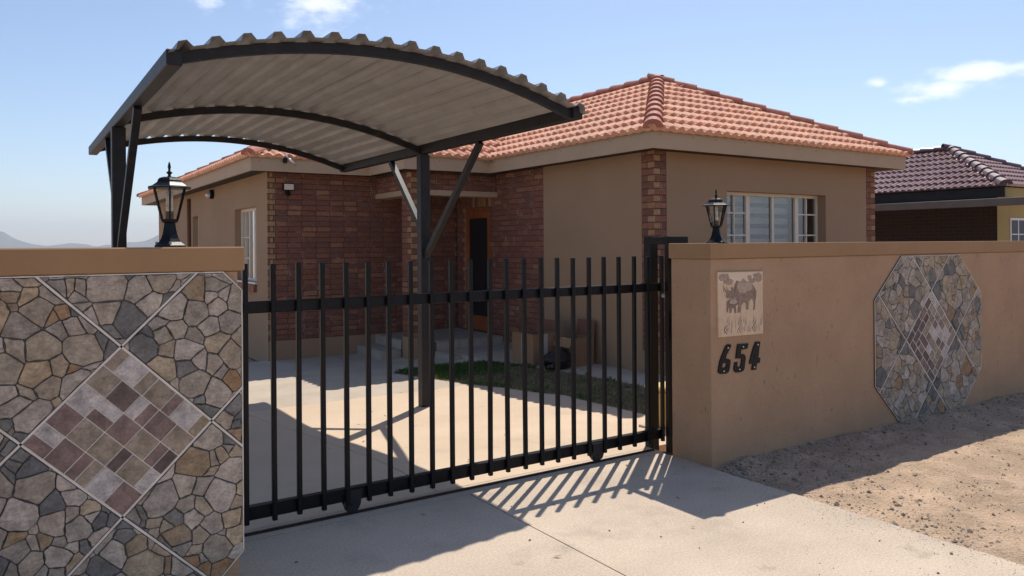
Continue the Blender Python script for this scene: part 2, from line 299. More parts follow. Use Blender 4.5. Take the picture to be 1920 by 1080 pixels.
# bare earth beside the driveway, with its own relief
def dirt_z(x, y):
    v = Vector((x, y, 0)); z = .018 * noise.noise(v * 1.1) + .014 * noise.noise(v * 3.7) + .011 * noise.noise(v * 9) + .007 * noise.noise(v * 21)
    d = 3.78 - y
    z += .045 * math.exp(-d * d / .06) * (.6 + .5 * noise.noise(v * 2.3)) + .012 * math.exp(-d / .5)
    for k in (0, .22):                                     # wheel ruts
        q = (y - (.35 * x - .95 + k)); z -= .012 * math.exp(-q * q / .004)
    e = min(1, max(0, (x - 4.14) / .25)); return -.02 + z * (.25 + .75 * e) - .004
def grid(x0, x1, nx, y0, y1, ny, fz):
    b = MB(); v = [(x0 + (x1 - x0) * i / nx, y0 + (y1 - y0) * j / ny) for j in range(ny + 1) for i in range(nx + 1)]
    b.add([(x, y, fz(x, y)) for x, y in v], [(j * (nx + 1) + i, j * (nx + 1) + i + 1, (j + 1) * (nx + 1) + i + 1, (j + 1) * (nx + 1) + i) for j in range(ny) for i in range(nx)]); return b
struct(grid(4.13, 11.5, 230, -2.5, 3.80, 200, dirt_z).build('earth_verge', 'dirt', smooth=True))
# driveway outside the gate: two slabs with a joint between
drv = bpy.data.objects.new('driveway', None); col.objects.link(drv); drv.location = (2.4, 2, 0); struct(drv)
def slab(poly, z, th, name, m, parent, zf=None):
    """flat or (with zf) gently falling slab with a real edge"""
    bm = bmesh.new(); bm.faces.new([bm.verts.new((x, y, 0)) for x, y in poly]); bmesh.ops.recalc_face_normals(bm, faces=bm.faces[:])
    if bm.faces[:][0].normal.z < 0: bmesh.ops.reverse_faces(bm, faces=bm.faces[:])
    if zf:
        bmesh.ops.triangulate(bm, faces=bm.faces[:])
        for _ in range(5):
            e = [e for e in bm.edges if e.calc_length() > .35]
            if not e: break
            bmesh.ops.subdivide_edges(bm, edges=e, cuts=1); bmesh.ops.triangulate(bm, faces=[f for f in bm.faces if len(f.verts) > 3])
    for v in bm.verts: v.co.z = z + (zf(v.co.x, v.co.y) if zf else 0)
    r = bmesh.ops.extrude_edge_only(bm, edges=[e for e in bm.edges if e.is_boundary])
    for v in r['geom']:
        if isinstance(v, bmesh.types.BMVert): v.co.z -= th
    bmesh.ops.recalc_face_normals(bm, faces=bm.faces[:])
    me = bpy.data.meshes.new(name); bm.to_mesh(me); bm.free(); me.materials.append(M[m]); o = bpy.data.objects.new(name, me); col.objects.link(o); setp(o, parent); return o
def wav(pts, k=10, amp=.008):
    """broken edge: each side of the outline cut into k wavering pieces"""
    out = []
    for i in range(len(pts)):
        a, b = Vector(pts[i]), Vector(pts[(i + 1) % len(pts)])
        for j in range(k): p = a.lerp(b, j / k); out.append((p.x + (random.uniform(-amp, amp) if j else 0), p.y + (random.uniform(-amp, amp) if j else 0)))
    return out
slab([(.2, -4), (2.508, -4), (2.462, 4.262), (.2, 4.262)], 0, .1, 'slab', 'concrete', drv)
edge_r = [(4.17 + random.uniform(-.012, .012), -4 + i * .22) for i in range(36)] + [(4.19, 4.0), (4.16, 4.262)]
slab([(2.516, -4)] + edge_r + [(2.470, 4.262)], 0, .1, 'slab', 'concrete', drv)
slab([(-3, 4.268), (4.185, 4.268), (4.185, 4.42), (-3, 4.42)], .002, .1, 'threshold_strip', 'concrete', drv)
# slabs inside the yard
yard = bpy.data.objects.new('yard_paving', None); col.objects.link(yard); yard.location = (2, 7.5, 0); struct(yard)
slab([(-4, 4.425), (2.31, 4.425), (2.33, 5.5), (2.26, 7.1), (2.12, 7.85), (2.05, 8.3), (-4, 8.3)], .002, .1, 'slab', 'concrete_in', yard, zf=zin)
slab([(2.318, 4.425), (5.02, 4.425), (5.05, 5.39), (5.13, 5.94), (5.26, 6.92), (5.04, 7.81), (4.83, 8.3), (2.058, 8.3), (2.128, 7.85), (2.268, 7.1), (2.338, 5.5)], .002, .1, 'slab', 'concrete_in', yard, zf=zin)
slab([(-4, 8.306), (4.826, 8.306), (4.74, 8.62), (4.45, 9.77), (4.45, 12.2), (-4, 12.2)], 0, .1, 'slab', 'apron', yard, zf=zin)
slab([(4.456, 9.78), (5.14, 9.88), (5.70, 9.46), (5.70, 12.2), (4.456, 12.2)], 0, .1, 'slab', 'apron', yard, zf=zin)
slab([(5.706, 9.45), (5.94, 8.53), (6.07, 7.54), (6.09, 6.54), (6.1, 6.2), (6.85, 6.2), (6.85, 11.0), (5.706, 11.0)], -.055, .14, 'apron_strip', 'apron', yard)
lawn_poly = [(4.83, 8.3), (5.04, 7.81), (5.26, 6.92), (5.13, 5.94), (5.05, 5.39), (5.02, 4.5), (12, 4.5), (12, 6.2), (6.1, 6.2), (6.09, 6.54), (6.07, 7.54), (5.94, 8.53), (5.70, 9.46), (5.14, 9.88), (4.45, 9.77), (4.74, 8.62)]
yb_ = bpy.data.objects.new('lawn_bed', None); col.objects.link(yb_); yb_.location = (5.3, 7, 0); struct(yb_)
slab(lawn_poly, .003, .05, 'soil', 'soil', yb_, zf=zin)
def inpoly(x, y, P):
    c = False; n = len(P)
    for i in range(n):
        (x1, y1), (x2, y2) = P[i], P[i - 1]
        if (y1 > y) != (y2 > y) and x < (x2 - x1) * (y - y1) / (y2 - y1) + x1: c = not c
    return c
def blades(n, accept, hmin, hmax):
    b = MB(); k = 0
    while k < n:
        x, y = random.uniform(4.4, 7.4), random.uniform(4.5, 9.95)
        if not inpoly(x, y, lawn_poly) or not accept(x, y): continue
        k += 1; h = random.uniform(hmin, hmax); a = random.uniform(0, 6.28); lean = random.uniform(.2, 1.0) * h; w = .0035
        dx, dy = math.cos(a), math.sin(a); z = .004 + zin(x, y)
        b.add([(x - dy * w, y + dx * w, z), (x + dy * w, y - dx * w, z), (x + dx * lean * .4 + dy * w * .7, y + dy * lean * .4 - dx * w * .7, z + h * .7), (x + dx * lean, y + dy * lean, z + h)], [(0, 1, 2), (0, 2, 3)])
    return b
def edge_d(x, y):
    d = 9
    for i in range(len(lawn_poly)):
        a, c = Vector(lawn_poly[i - 1]), Vector(lawn_poly[i]); p = Vector((x, y)); ab = c - a; t = max(0, min(1, (p - a).dot(ab) / ab.length_squared)); d = min(d, (p - a - ab * t).length)
    return d
struct(blades(30000, lambda x, y: noise.noise(Vector((x, y, 0)) * 3) > -.5, .010, .034).build('lawn_grass', 'grass'), 'stuff', 'short dry lawn grass beside the driveway')
struct(blades(5200, lambda x, y: random.random() < max(.012, 1.1 * (y - 8.55) - .1 + .8 * noise.noise(Vector((x, y, 3)) * 2.2)) or (edge_d(x, y) < .06 and noise.noise(Vector((x, y, 8)) * 2.5) > .22), .03, .07).build('green_lawn_grass', 'grass_green'), 'stuff', 'greener longer grass along the lawn edge')

# ================================================================== boundary walls with stone panels
YW = 3.78
def cells(sites, bounds):
    out = []; x0, x1, z0, z1 = bounds
    for i, p in enumerate(sites):
        poly = [(x0, z0), (x1, z0), (x1, z1), (x0, z1)]
        for j, q in enumerate(sites):
            if i == j: continue
            dx, dz = q[0] - p[0], q[1] - p[1]
            if abs(dx) > .45 or abs(dz) > .45: continue
            poly = clip(poly, dx, dz, (q[0] ** 2 + q[1] ** 2 - p[0] ** 2 - p[1] ** 2 + p[2] ** 2 - q[2] ** 2) / 2)
            if len(poly) < 3: break
        if len(poly) >= 3: out.append(poly)
    return out
def roundpoly(p, f=.2):
    """knock the corners off and roughen the sides"""
    out = []; n = len(p)
    for i in range(n):
        a, b_, c = Vector(p[i - 1]), Vector(p[i]), Vector(p[(i + 1) % n])
        g1, g2 = random.uniform(.06, f), random.uniform(.06, f); out += [b_.lerp(a, g1), b_.lerp(c, g2)]
        l = (c - b_).length
        if l > .028:
            d = (c - b_) / l; nn = Vector((-d.y, d.x)); m_ = b_.lerp(c, random.uniform(.38, .62)); out.append(m_ + nn * random.uniform(-.002, .0045))
    return [tuple(q) for q in out]
def stone_panel(wall, cx, cz, oct_poly, hd, bounds, step, seed, yb, tiles, lw):
    """octagonal panel: backing, crazy paving stones, crossing pale joints and a diamond of cut tiles"""
    rnd = random.Random(seed)
    panel = MB().plate(oct_poly, yb, yb - .010).build('stone_panel', 'grout_dark', wall)
    yf = yb - .010
    # large stones first, then smaller ones in the gaps
    sites = []
    for rad, cnt in ((.070, 60), (.058, 160), (.046, 420), (.034, 900), (.024, 1300), (.017, 1100)):
        rad *= step / .092
        for _ in range(cnt):
            p = (rnd.uniform(bounds[0] - .1, bounds[1] + .1), rnd.uniform(bounds[2] - .1, bounds[3] + .1)); r = rad * rnd.uniform(.9, 1.1)
            if rad < .03 and rnd.random() < .35: continue
            if all((p[0] - q[0]) ** 2 + (p[1] - q[1]) ** 2 > (.90 * (r + q[2])) ** 2 for q in sites): sites.append((*p, r))
    raw = cells(sites, (bounds[0] - .15, bounds[1] + .15, bounds[2] - .15, bounds[3] + .15))
    # the four crossing lines run through the diamond's sides
    r2 = math.sqrt(.5); lines = []
    for s1 in (1, -1):
        for s2 in (1, -1):
            a, c = r2, r2 * s2; d = a * cx + c * cz + s1 * hd * r2; lines.append((a, c, d))
    pieces = []
    for p in raw:
        p = [(u + .12 * step * noise.noise(Vector((u * 30, v * 30, 1))) + .42 * step * noise.noise(Vector((u * 11, v * 11, 4))), v + .12 * step * noise.noise(Vector((u * 30, v * 30, 9))) + .42 * step * noise.noise(Vector((u * 11, v * 11, 14)))) for u, v in p]
        ps = [p]
        for a, c, d in lines:
            nx = []
            for q in ps:
                for sg in (1, -1):
                    k = clip(q, a * sg, c * sg, d * sg - lw / 2)
                    if len(k) > 2: nx.append(k)
            ps = nx
        pieces += ps
    n = len(oct_poly); made = 0
    ccw = sum(oct_poly[i][0] * oct_poly[(i + 1) % n][1] - oct_poly[(i + 1) % n][0] * oct_poly[i][1] for i in range(n)) > 0
    op = oct_poly if ccw else oct_poly[::-1]
    for p in pieces:
        for i in range(n):
            a, c = op[i], op[(i + 1) % n]; nx, nz = c[1] - a[1], -(c[0] - a[0]); l = math.hypot(nx, nz); nx /= l; nz /= l
            p = clip(p, nx, nz, nx * a[0] + nz * a[1] - .004)
            if len(p) < 3: break
        if len(p) < 3: continue
        mx = sum(q[0] for q in p) / len(p); mz = sum(q[1] for q in p) / len(p)
        if abs(mx - cx) + abs(mz - cz) < hd: continue
        q = [p[i] for i in range(len(p)) if (Vector(p[i]) - Vector(p[i - 1])).length > .004]
        if len(q) < 3 or area(q) < .00018: continue
        if sum(q[i][0] * q[(i + 1) % len(q)][1] - q[(i + 1) % len(q)][0] * q[i][1] for i in range(len(q))) < 0: q = q[::-1]
        sm = math.sqrt(area(q)); q = roundpoly(inset(q, min(.0024, sm * .042)), .12)
        if area(q) < .00012: continue
        dv = min(math.hypot(mx - vx, mz - vz) for vx, vz in ((cx + hd, cz), (cx - hd, cz), (cx, cz + hd), (cx, cz - hd)))
        m = 'stone_slate' if (dv < .13 and rnd.random() < .75) or rnd.random() < .07 else ('stone_ochre' if rnd.random() < .14 else 'stone')
        bb = MB().plate(q, 0, -rnd.uniform(.003, .011), bev=.002); o = bb.build('stone', m, panel)
        o.data.transform(Matrix.Translation((0, yf, 0))); made += 1
    # pale joints
    for a, c, d in lines:
        dirx, dirz = -c, a; px, pz = a * d, c * d
        t0 = dirx * (cx - px) + dirz * (cz - pz)
        seg = [(px + dirx * (t0 + s) + a * o2, pz + dirz * (t0 + s) + c * o2) for s, o2 in ((-2, -lw * .36), (2, -lw * .36), (2, lw * .36), (-2, lw * .36))]
        for i in range(n):
            e, f = op[i], op[(i + 1) % n]; nx, nz = f[1] - e[1], -(f[0] - e[0]); seg = clip(seg, nx, nz, nx * e[0] + nz * e[1])
            if len(seg) < 3: break
        if len(seg) > 2:
            j = MB().plate(seg, 0, -.0035).build('joint_line', 'grout', panel); j.data.transform(Matrix.Translation((0, yf, 0)))
    # tiles of the diamond: (a0, a1, b0, b1) as shares of its side; a runs down right, b down left
    fl = [(cx, cz + hd - lw * .5), (cx + hd - lw * .5, cz), (cx, cz - hd + lw * .5), (cx - hd + lw * .5, cz)]
    bk = MB().plate(fl, 0, -.0022).build('tile_bed', 'grout', panel); bk.data.transform(Matrix.Translation((0, yf, 0)))
    H = hd - lw * .3; gp = .010 if cx < 2 else .017
    for a0, a1, b0, b1, m in tiles:
        def P(a, b_): return (cx + (a - b_) * H, cz + H - (a + b_) * H)
        ga = gp / 2
        q = [P(a0 + ga, b0 + ga), P(a1 - ga, b0 + ga), P(a1 - ga, b1 - ga), P(a0 + ga, b1 - ga)]
        t = MB().plate(q, 0, -rnd.uniform(.0045, .0065), bev=.001).build('tile', m, panel); t.data.transform(Matrix.Translation((0, yf, 0)))
    # pale trim round the octagon
    for i in range(n):
        e, f = Vector(op[i]), Vector(op[(i + 1) % n]); d = (f - e).normalized(); nn = Vector((-d.y, d.x))
        q = [tuple(e - nn * .001), tuple(f - nn * .001), tuple(f + nn * .004), tuple(e + nn * .004)]
        t = MB().plate(q, 0, -.003).build('edge_trim', 'grout', panel); t.data.transform(Matrix.Translation((0, yf, 0)))
    return made
G, T, MR, DK, OC = 't_grey', 't_tan', 't_maroon', 't_dark', 'stone_ochre'
B5 = (0, .19, .38, .58, .78, 1)
left_tiles = []
for k, row in enumerate([[(0, .1, T), (.1, .305, G), (.305, .41, T), (.41, .605, T), (.605, .70, MR), (.70, .91, G), (.91, 1, OC)],
                         [(0, .2, T), (.2, .4, DK), (.4, .5, G), (.5, .6, MR), (.6, .8, MR), (.8, 1, T)],
                         [(0, .2, G), None, (.4, .6, MR), (.6, .8, T), (.8, .9, MR), (.9, 1, DK)],
                         [(0, .2, MR), (.2, .4, T), (.4, .6, T), (.6, .7, DK), (.7, .9, T), (.9, 1, G)],
                         [None, (.2, .4, MR), (.4, .5, MR), (.5, .6, T), (.6, .8, G), (.8, 1, MR)]]):
    for t in row:
        if t: left_tiles.append((t[0], t[1], B5[k], B5[k + 1], t[2]))
left_tiles += [(.2, .4, .38, .48, G), (.2, .4, .48, .58, MR), (0, .2, .78, .89, G), (0, .2, .89, 1, MR)]

wl = thing('boundary_wall', 'brown plastered wall left of the gate with large stone mosaic panel', 'wall', (-.5, 3.88, 0))
MB().cbox(-3.2, .915, YW, YW + .30, -.1, 1.485, .006).build('wall_body', 'plaster', wl)
MB().cbox(-3.2, .945, YW - .016, YW + .32, 1.486, 1.60, .006).build('coping', 'coping', wl)
lp = [(.845, 1.482), (.932, 1.393), (.932, .150), (.80, .012), (-.08, .012), (-.49, .40), (-.49, 1.10), (-.08, 1.482)]
stone_panel(wl, .413, .787, lp, .376, (-.5, .94, .0, 1.5), .083, 3, YW - .001, left_tiles, .0135)

wr = thing('boundary_wall', 'long brown plastered wall right of the gate with house number and octagonal stone panel', 'wall', (7, 3.9, 0))
def plan(poly, z0, z1, c):
    bm = bmesh.new(); f = bm.faces.new([bm.verts.new((x, y, z0)) for x, y in poly]); r = bmesh.ops.extrude_face_region(bm, geom=[f])
    for v in r['geom']:
        if isinstance(v, bmesh.types.BMVert): v.co.z = z1
    bmesh.ops.recalc_face_normals(bm, faces=bm.faces[:]); bmesh.ops.bevel(bm, geom=bm.edges[:], offset=c, segments=2, affect='EDGES', profile=.5)
    bm.verts.index_update(); b = MB().add([v.co[:] for v in bm.verts], [[v.index for v in f.verts] for f in bm.faces]); bm.free(); return b
plan([(4.18, YW), (16.5, YW), (16.5, YW + .24), (4.42, YW + .24), (4.42, 4.17), (4.18, 4.17)], -.1, 1.486, .007).build('wall_body', 'plaster', wr)
plan([(4.166, YW - .014), (16.5, YW - .014), (16.5, YW + .255), (4.434, YW + .255), (4.434, 4.184), (4.166, 4.184)], 1.487, 1.60, .007).build('coping', 'coping', wr)
rp = [(6.61, 1.472), (7.60, 1.472), (8.01, 1.10), (8.01, .36), (7.60, -.03), (6.60, -.03), (6.19, .36), (6.19, 1.10)]
rt = []
for k, (w0, w1) in enumerate(((0, .12), (.12, .24))):
    for i, (s0, s1) in enumerate(((0, .3), (.3, .52), (.52, .78), (.78, 1))):
        lo, hi = w0 + (1 - 2 * w0) * s0, w0 + (1 - 2 * w0) * s1
        if k: lo, hi = w0 + (1 - 2 * w0) * (s0 * .92), w0 + (1 - 2 * w0) * (s1 * .92 + (.08 if s1 == 1 else 0))
        hi2 = min(hi, 1 - w1) if s1 == 1 else hi
        rt.append((lo, hi2, w0, w1, (G, T, T, MR)[(i + k) % 4]))                       # upper right side
        rt.append((w0, w1, max(lo, w1) if s0 == 0 else lo, hi, (DK, MR, DK, DK)[(i + k) % 4]))   # upper left
        rt.append((max(lo, w1) if s0 == 0 else lo, hi, 1 - w1, 1 - w0, (DK, DK, MR, DK)[(i + k) % 4]))  # lower left
        rt.append((1 - w1, 1 - w0, lo, hi2 if s1 < 1 else min(hi, 1 - w1), (T, G, MR, T)[(i + k) % 4]))  # lower right
c0, c1 = .24, .76; q = (c1 - c0) / 4
for a0, a1, b0, b1, m in ((0, 1, 0, 1, T), (1, 2, 0, 1, MR), (2, 3, 0, 2, G), (0, 1, 1, 3, T), (1, 2, 1, 2, G), (3, 4, 0, 1, G), (3, 4, 1, 2, MR), (1, 2, 2, 3, MR), (2, 4, 2, 3, T), (0, 2, 3, 4, MR), (2, 3, 3, 4, G), (3, 4, 3, 4, T)):
    rt.append((c0 + a0 * q, c0 + a1 * q, c0 + b0 * q, c0 + b1 * q, m))
stone_panel(wr, 7.10, .722, rp, .428, (6.19, 8.01, -.05, 1.48), .096, 11, YW - .001, rt, .012)

# ================================================================== plaque and house number
pq = thing('animal_plaque', 'sepia ceramic plaque picturing a rhino and calf on the right wall', 'plaque', (4.49, 3.77, .915))
yb = YW - .0005
pl = MB().plate([(4.236, 1.392), (4.728, 1.386), (4.730, .918), (4.246, .924)], yb, yb - .014, bev=.002).build('plaque_tile', 'plaque', pq)
yf = yb - .014
def pr(name, poly, m, dy): return MB().plate(poly, yf + .0005, yf - dy).build(name, m, pq)
pr('sky_print', [(4.243, 1.385), (4.722, 1.380), (4.722, 1.300), (4.243, 1.312)], 'pl_sky', .0006)
t1 = [(4.245, 1.363), (4.261, 1.381), (4.307, 1.385), (4.35, 1.379), (4.358, 1.347), (4.401, 1.326), (4.385, 1.3), (4.346, 1.291), (4.299, 1.306), (4.287, 1.325), (4.253, 1.332)]
t2 = [(4.555, 1.354), (4.576, 1.362), (4.6, 1.35), (4.596, 1.328), (4.613, 1.339), (4.621, 1.374), (4.68, 1.379), (4.718, 1.363), (4.713, 1.318), (4.679, 1.302), (4.646, 1.311), (4.621, 1.301), (4.58, 1.31), (4.563, 1.325)]
t3 = [(4.482, 1.324), (4.514, 1.336), (4.539, 1.325), (4.547, 1.304), (4.506, 1.30)]
def rag(p, k=4, amp=.006):
    out = []
    for i in range(len(p)):
        a, c = Vector(p[i]), Vector(p[(i + 1) % len(p)])
        for j in range(k): v = a.lerp(c, j / k); out.append((max(4.246, min(4.72, v.x + random.uniform(-amp, amp))), min(1.379, v.y + random.uniform(-amp, amp))))
    return out
for t in (t1, t2, t3): pr('tree_print', rag(t), 'pl_tree', .0012)
pr('tree_print', [(4.292, 1.30), (4.300, 1.30), (4.300, 1.245), (4.293, 1.245)], 'pl_tree', .0012)
big = [(4.41, 1.28), (4.433, 1.328), (4.457, 1.32), (4.514, 1.309), (4.571, 1.316), (4.621, 1.286), (4.652, 1.241), (4.649, 1.197), (4.64, 1.154), (4.633, 1.104), (4.614, 1.1), (4.623, 1.138), (4.615, 1.171), (4.595, 1.189), (4.57, 1.165), (4.562, 1.108), (4.536, 1.107), (4.533, 1.159), (4.508, 1.163), (4.488, 1.145), (4.477, 1.091), (4.44, 1.09), (4.451, 1.141), (4.456, 1.173), (4.432, 1.196), (4.408, 1.202), (4.384, 1.203), (4.356, 1.197), (4.325, 1.201), (4.317, 1.217), (4.325, 1.233), (4.291, 1.285), (4.297, 1.287), (4.330, 1.251), (4.338, 1.254), (4.324, 1.284), (4.349, 1.256), (4.381, 1.252), (4.373, 1.279), (4.389, 1.281), (4.402, 1.265)]
calf = [(4.356, 1.189), (4.392, 1.203), (4.432, 1.191), (4.446, 1.195), (4.464, 1.159), (4.439, 1.147), (4.423, 1.142), (4.428, 1.088), (4.412, 1.092), (4.406, 1.127), (4.383, 1.123), (4.373, 1.091), (4.355, 1.095), (4.358, 1.124), (4.345, 1.136), (4.337, 1.099), (4.326, 1.099), (4.327, 1.169), (4.337, 1.184)]
pr('rhino_print', big, 'pl_mid', .0018)
pr('rhino_print', [(4.440, 1.295), (4.457, 1.316), (4.514, 1.304), (4.571, 1.311), (4.612, 1.284), (4.60, 1.255), (4.53, 1.235), (4.465, 1.235)], 'pl_pale', .0023)
pr('rhino_print', [(4.625, 1.275), (4.648, 1.241), (4.645, 1.197), (4.636, 1.154), (4.629, 1.106), (4.618, 1.104), (4.625, 1.14), (4.622, 1.18), (4.612, 1.21)], 'pl_dark', .0023)
pr('rhino_print', [(4.41, 1.278), (4.424, 1.308), (4.43, 1.27), (4.425, 1.24), (4.40, 1.21), (4.405, 1.25)], 'pl_dark', .0023)
pr('calf_print', calf, 'pl_dark', .0026)
pr('calf_print', [(4.360, 1.184), (4.392, 1.198), (4.430, 1.186), (4.440, 1.165), (4.41, 1.155), (4.36, 1.16)], 'pl_pale', .0031)
for k in range(30):
    x = random.uniform(4.252, 4.716); z = random.uniform(.935, 1.02); h = random.uniform(.03, .085); w = random.uniform(.0015, .004); s = random.uniform(-.012, .012)
    if k == 0: gb = MB()
    gb.plate([(x - w, z), (x + w, z), (x + s, z + h)], yf + .0005, yf - .001 - .00002 * k)
struct(gb.build('grass_print', 'pl_tree', pq), 'stuff')
for x, z in ((4.325, .974), (4.478, .972), (4.631, .971)):
    r = .028
    pr('diamond_print', [(x - r, z), (x, z - r * 1.15), (x + r, z), (x, z + r * 1.15)], 'pl_dark', .003)
    r = .022; pr('diamond_print', [(x - r, z), (x, z - r * 1.15), (x + r, z), (x, z + r * 1.15)], 'pl_sky', .0035)
    r = .013; pr('diamond_print', [(x - r, z), (x, z - r * 1.15), (x + r, z), (x, z + r * 1.15)], 'pl_dark', .004)
    r = .005; pr('diamond_print', [(x - r, z), (x, z - r * 1.15), (x + r, z), (x, z + r * 1.15)], 'pl_sky', .0045)
six = [(4.336, .864), (4.368, .866), (4.385, .855), (4.363, .828), (4.335, .795), (4.321, .767), (4.348, .761), (4.369, .752), (4.375, .74), (4.37, .72), (4.359, .675), (4.344, .661), (4.321, .656), (4.261, .660), (4.245, .671), (4.242, .684), (4.258, .748), (4.273, .776), (4.296, .812), (4.319, .852)]
sixh = [(4.297, .735), (4.32, .735), (4.332, .725), (4.326, .706), (4.314, .7), (4.291, .703), (4.283, .711), (4.289, .729)]
five = [(4.453, .859), (4.57, .856), (4.556, .818), (4.489, .816), (4.484, .784), (4.517, .78), (4.534, .769), (4.539, .751), (4.529, .706), (4.524, .677), (4.513, .661), (4.485, .652), (4.429, .654), (4.41, .671), (4.41, .693), (4.419, .729), (4.449, .73), (4.445, .699), (4.46, .69), (4.481, .691), (4.488, .715), (4.496, .751), (4.43, .756), (4.439, .806)]
four = [(4.65, .861), (4.703, .859), (4.689, .8), (4.68, .74), (4.702, .737), (4.695, .702), (4.663, .7), (4.654, .653), (4.605, .655), (4.612, .701), (4.579, .703), (4.584, .724), (4.6, .766), (4.622, .814)]
fourh = [(4.637, .776), (4.641, .772), (4.636, .741), (4.627, .741), (4.629, .755)]
def digit(word, outer, hole, screws):
    t = thing('house_number_digit', 'black metal house number digit %s screwed to the right wall' % word, 'number', (screws[0][0], YW, .65), 'digits of the house number')
    bm = bmesh.new()
    def ring(p): vs_ = [bm.verts.new((x, yb - .001, z)) for x, z in p]; return [bm.edges.new((vs_[i - 1], vs_[i])) for i in range(len(vs_))]
    ed = ring(outer) + (ring(hole) if hole else [])
    r = bmesh.ops.triangle_fill(bm, use_beauty=True, use_dissolve=False, edges=ed)
    fs = [f for f in bm.faces]
    ex = bmesh.ops.extrude_face_region(bm, geom=fs)
    for v in [e for e in ex['geom'] if isinstance(e, bmesh.types.BMVert)]: v.co.y -= .008
    bmesh.ops.recalc_face_normals(bm, faces=bm.faces[:])
    me = bpy.data.meshes.new('digit_body'); bm.to_mesh(me); bm.free(); me.materials.append(M['black'])
    o = bpy.data.objects.new('digit_body', me); col.objects.link(o); setp(o, t)
    for x, z in screws: MB().cyl((x, yb - .0085, z), (x, yb - .0115, z), .0055, 8).build('screw', 'white', t)
digit('six', six, sixh, [(4.346, .841), (4.301, .677)])
digit('five', five, None, [(4.511, .836), (4.469, .674)])
digit('four', four, fourh, [(4.674, .839), (4.633, .674)])

# ================================================================== lanterns on the walls
def lantern(x, y, label, rot):
    t = thing('wall_lantern', label, 'lantern', (x, y, 1.60), 'lanterns on the boundary walls'); c = (x, y, 1.6005)
    n = 6
    MB().lathe([(.077, 0), (.077, .008), (.070, .012), (.056, .024), (.045, .040), (.037, .062), (.031, .09), (.028, .112), (.028, .114)], c, n, rot=rot).build('base', 'black', t)
    for k in range(3): a = rot + k * 2.1; MB().cyl((x + .066 * math.cos(a), y + .066 * math.sin(a), 1.612), (x + .066 * math.cos(a), y + .066 * math.sin(a), 1.626), .006, 6).build('bolt', 'galv', t)
    MB().lathe([(.030, .114), (.042, .120), (.042, .131), (.034, .133)], c, n, rot=rot).build('cup', 'black', t)
    r0, r1 = .039, .078
    for i in range(n):
        a = rot + 2 * math.pi * i / n; a2 = rot + 2 * math.pi * (i + 1) / n
        MB().beam((x + r0 * math.cos(a), y + r0 * math.sin(a), 1.731), (x + r1 * math.cos(a), y + r1 * math.sin(a), 1.884), .008, .008, (math.cos(a), math.sin(a), 0)).build('cage_bar', 'black', t)
        k = .93
        MB().add([(x + k * r0 * math.cos(a), y + k * r0 * math.sin(a), 1.733), (x + k * r0 * math.cos(a2), y + k * r0 * math.sin(a2), 1.733), (x + k * r1 * math.cos(a2), y + k * r1 * math.sin(a2), 1.880), (x + k * r1 * math.cos(a), y + k * r1 * math.sin(a), 1.880)], [(0, 1, 2, 3)]).build('pane', 'lglass', t)
    MB().lathe([(.078, .279), (.108, .279), (.108, .284), (.086, .291), (.066, .305), (.061, .310), (.059, .318), (.050, .328), (.030, .334), (.012, .336)], c, n, rot=rot).build('roof', 'black', t)
    MB().lathe([(.010, .334), (.006, .345), (.012, .352), (.014, .357), (.006, .362), (.005, .370), (.0075, .382), (.005, .397), (.001, .409)], c, 10).build('finial', 'black', t, smooth=True)
    h = MB().lathe([(.018, .132), (.018, .168), (.016, .170)], c, 12).build('bulb_holder', 'black', t)
    MB().lathe([(.016, .170), (.0165, .190), (.014, .192)], c, 12).build('bulb_base', 'white', t, smooth=True)
    bt = MB()
    for k in range(3):
        a = k * 2.09 + .4; bt.cyl((x + .011 * math.cos(a), y + .011 * math.sin(a), 1.79), (x + .011 * math.cos(a), y + .011 * math.sin(a), 1.868), .0062, 8)
    bt.build('bulb', 'white', t, smooth=True)
lantern(.645, 3.955, 'black hexagonal lantern on the wall left of the gate', R(22))
lantern(4.45, 3.965, 'black hexagonal lantern on the pillar above the house number', R(30))

# ================================================================== sliding gate
gt = thing('sliding_gate', 'black steel sliding gate of upright bars across the driveway', 'gate', (2.6, YG, 0))
K = YG / 4.47
bars = [1.125 - .15 * k for k in range(8, 0, -1)] + [1.125, 1.285, 1.432, 1.581, 1.729, 1.871, 2.015, 2.164, 2.314, 2.464, 2.612, 2.76, 2.904, 3.053, 3.196, 3.339, 3.486, 3.633, 3.783, 3.933, 4.087, 4.239, 4.389]
bw = .0135
bar_me = MB().cbox(-bw, bw, -bw, bw, 0, 1.434, .003).mesh('bar', 'black')
for i, x in enumerate(bars):
    inst('bar', bar_me, Matrix.Translation((x * K, YG + bw, .071 + random.uniform(-.004, .004))) @ Matrix.Rotation(random.uniform(-.004, .004) + .0, 4, 'Y'), gt)
xa, xb = bars[0] * K - .02, bars[-1] * K + .02
MB().cbox(xa, xb, YG + .0272, YG + .072, 1.229, 1.294, .004).build('top_rail', 'black', gt)
MB().cbox(xa, xb, YG + .0272, YG + .080, .086, .160, .004).build('bottom_rail', 'black', gt)
for x in (.2, 1.702, 3.587):
    wheel = MB().cyl((x, YG + .036, .052), (x, YG + .066, .052), .044, 20).build('wheel', 'steel_dark', gt)
    MB().cyl((x, YG + .012, .058), (x, YG + .088, .058), .010, 8).build('axle', 'rust', wheel)
    for yy in (YG + .0185, YG + .079): MB().plate([(x - .058, .150), (x + .058, .150), (x + .046, .062), (x + .030, .030), (x - .030, .030), (x - .046, .062)], yy + .006, yy).build('wheel_bracket', 'steel_dark', gt)
tr = MB().beam((-3, YG + .051, .004), (4.16, YG + .051, .004), .035, .006).beam((-3, YG + .051, .0095), (4.16, YG + .051, .0095), .012, .008)
tag(tr.build('gate_track', 'rust'), 'rusty steel floor track beneath the sliding gate', 'track')
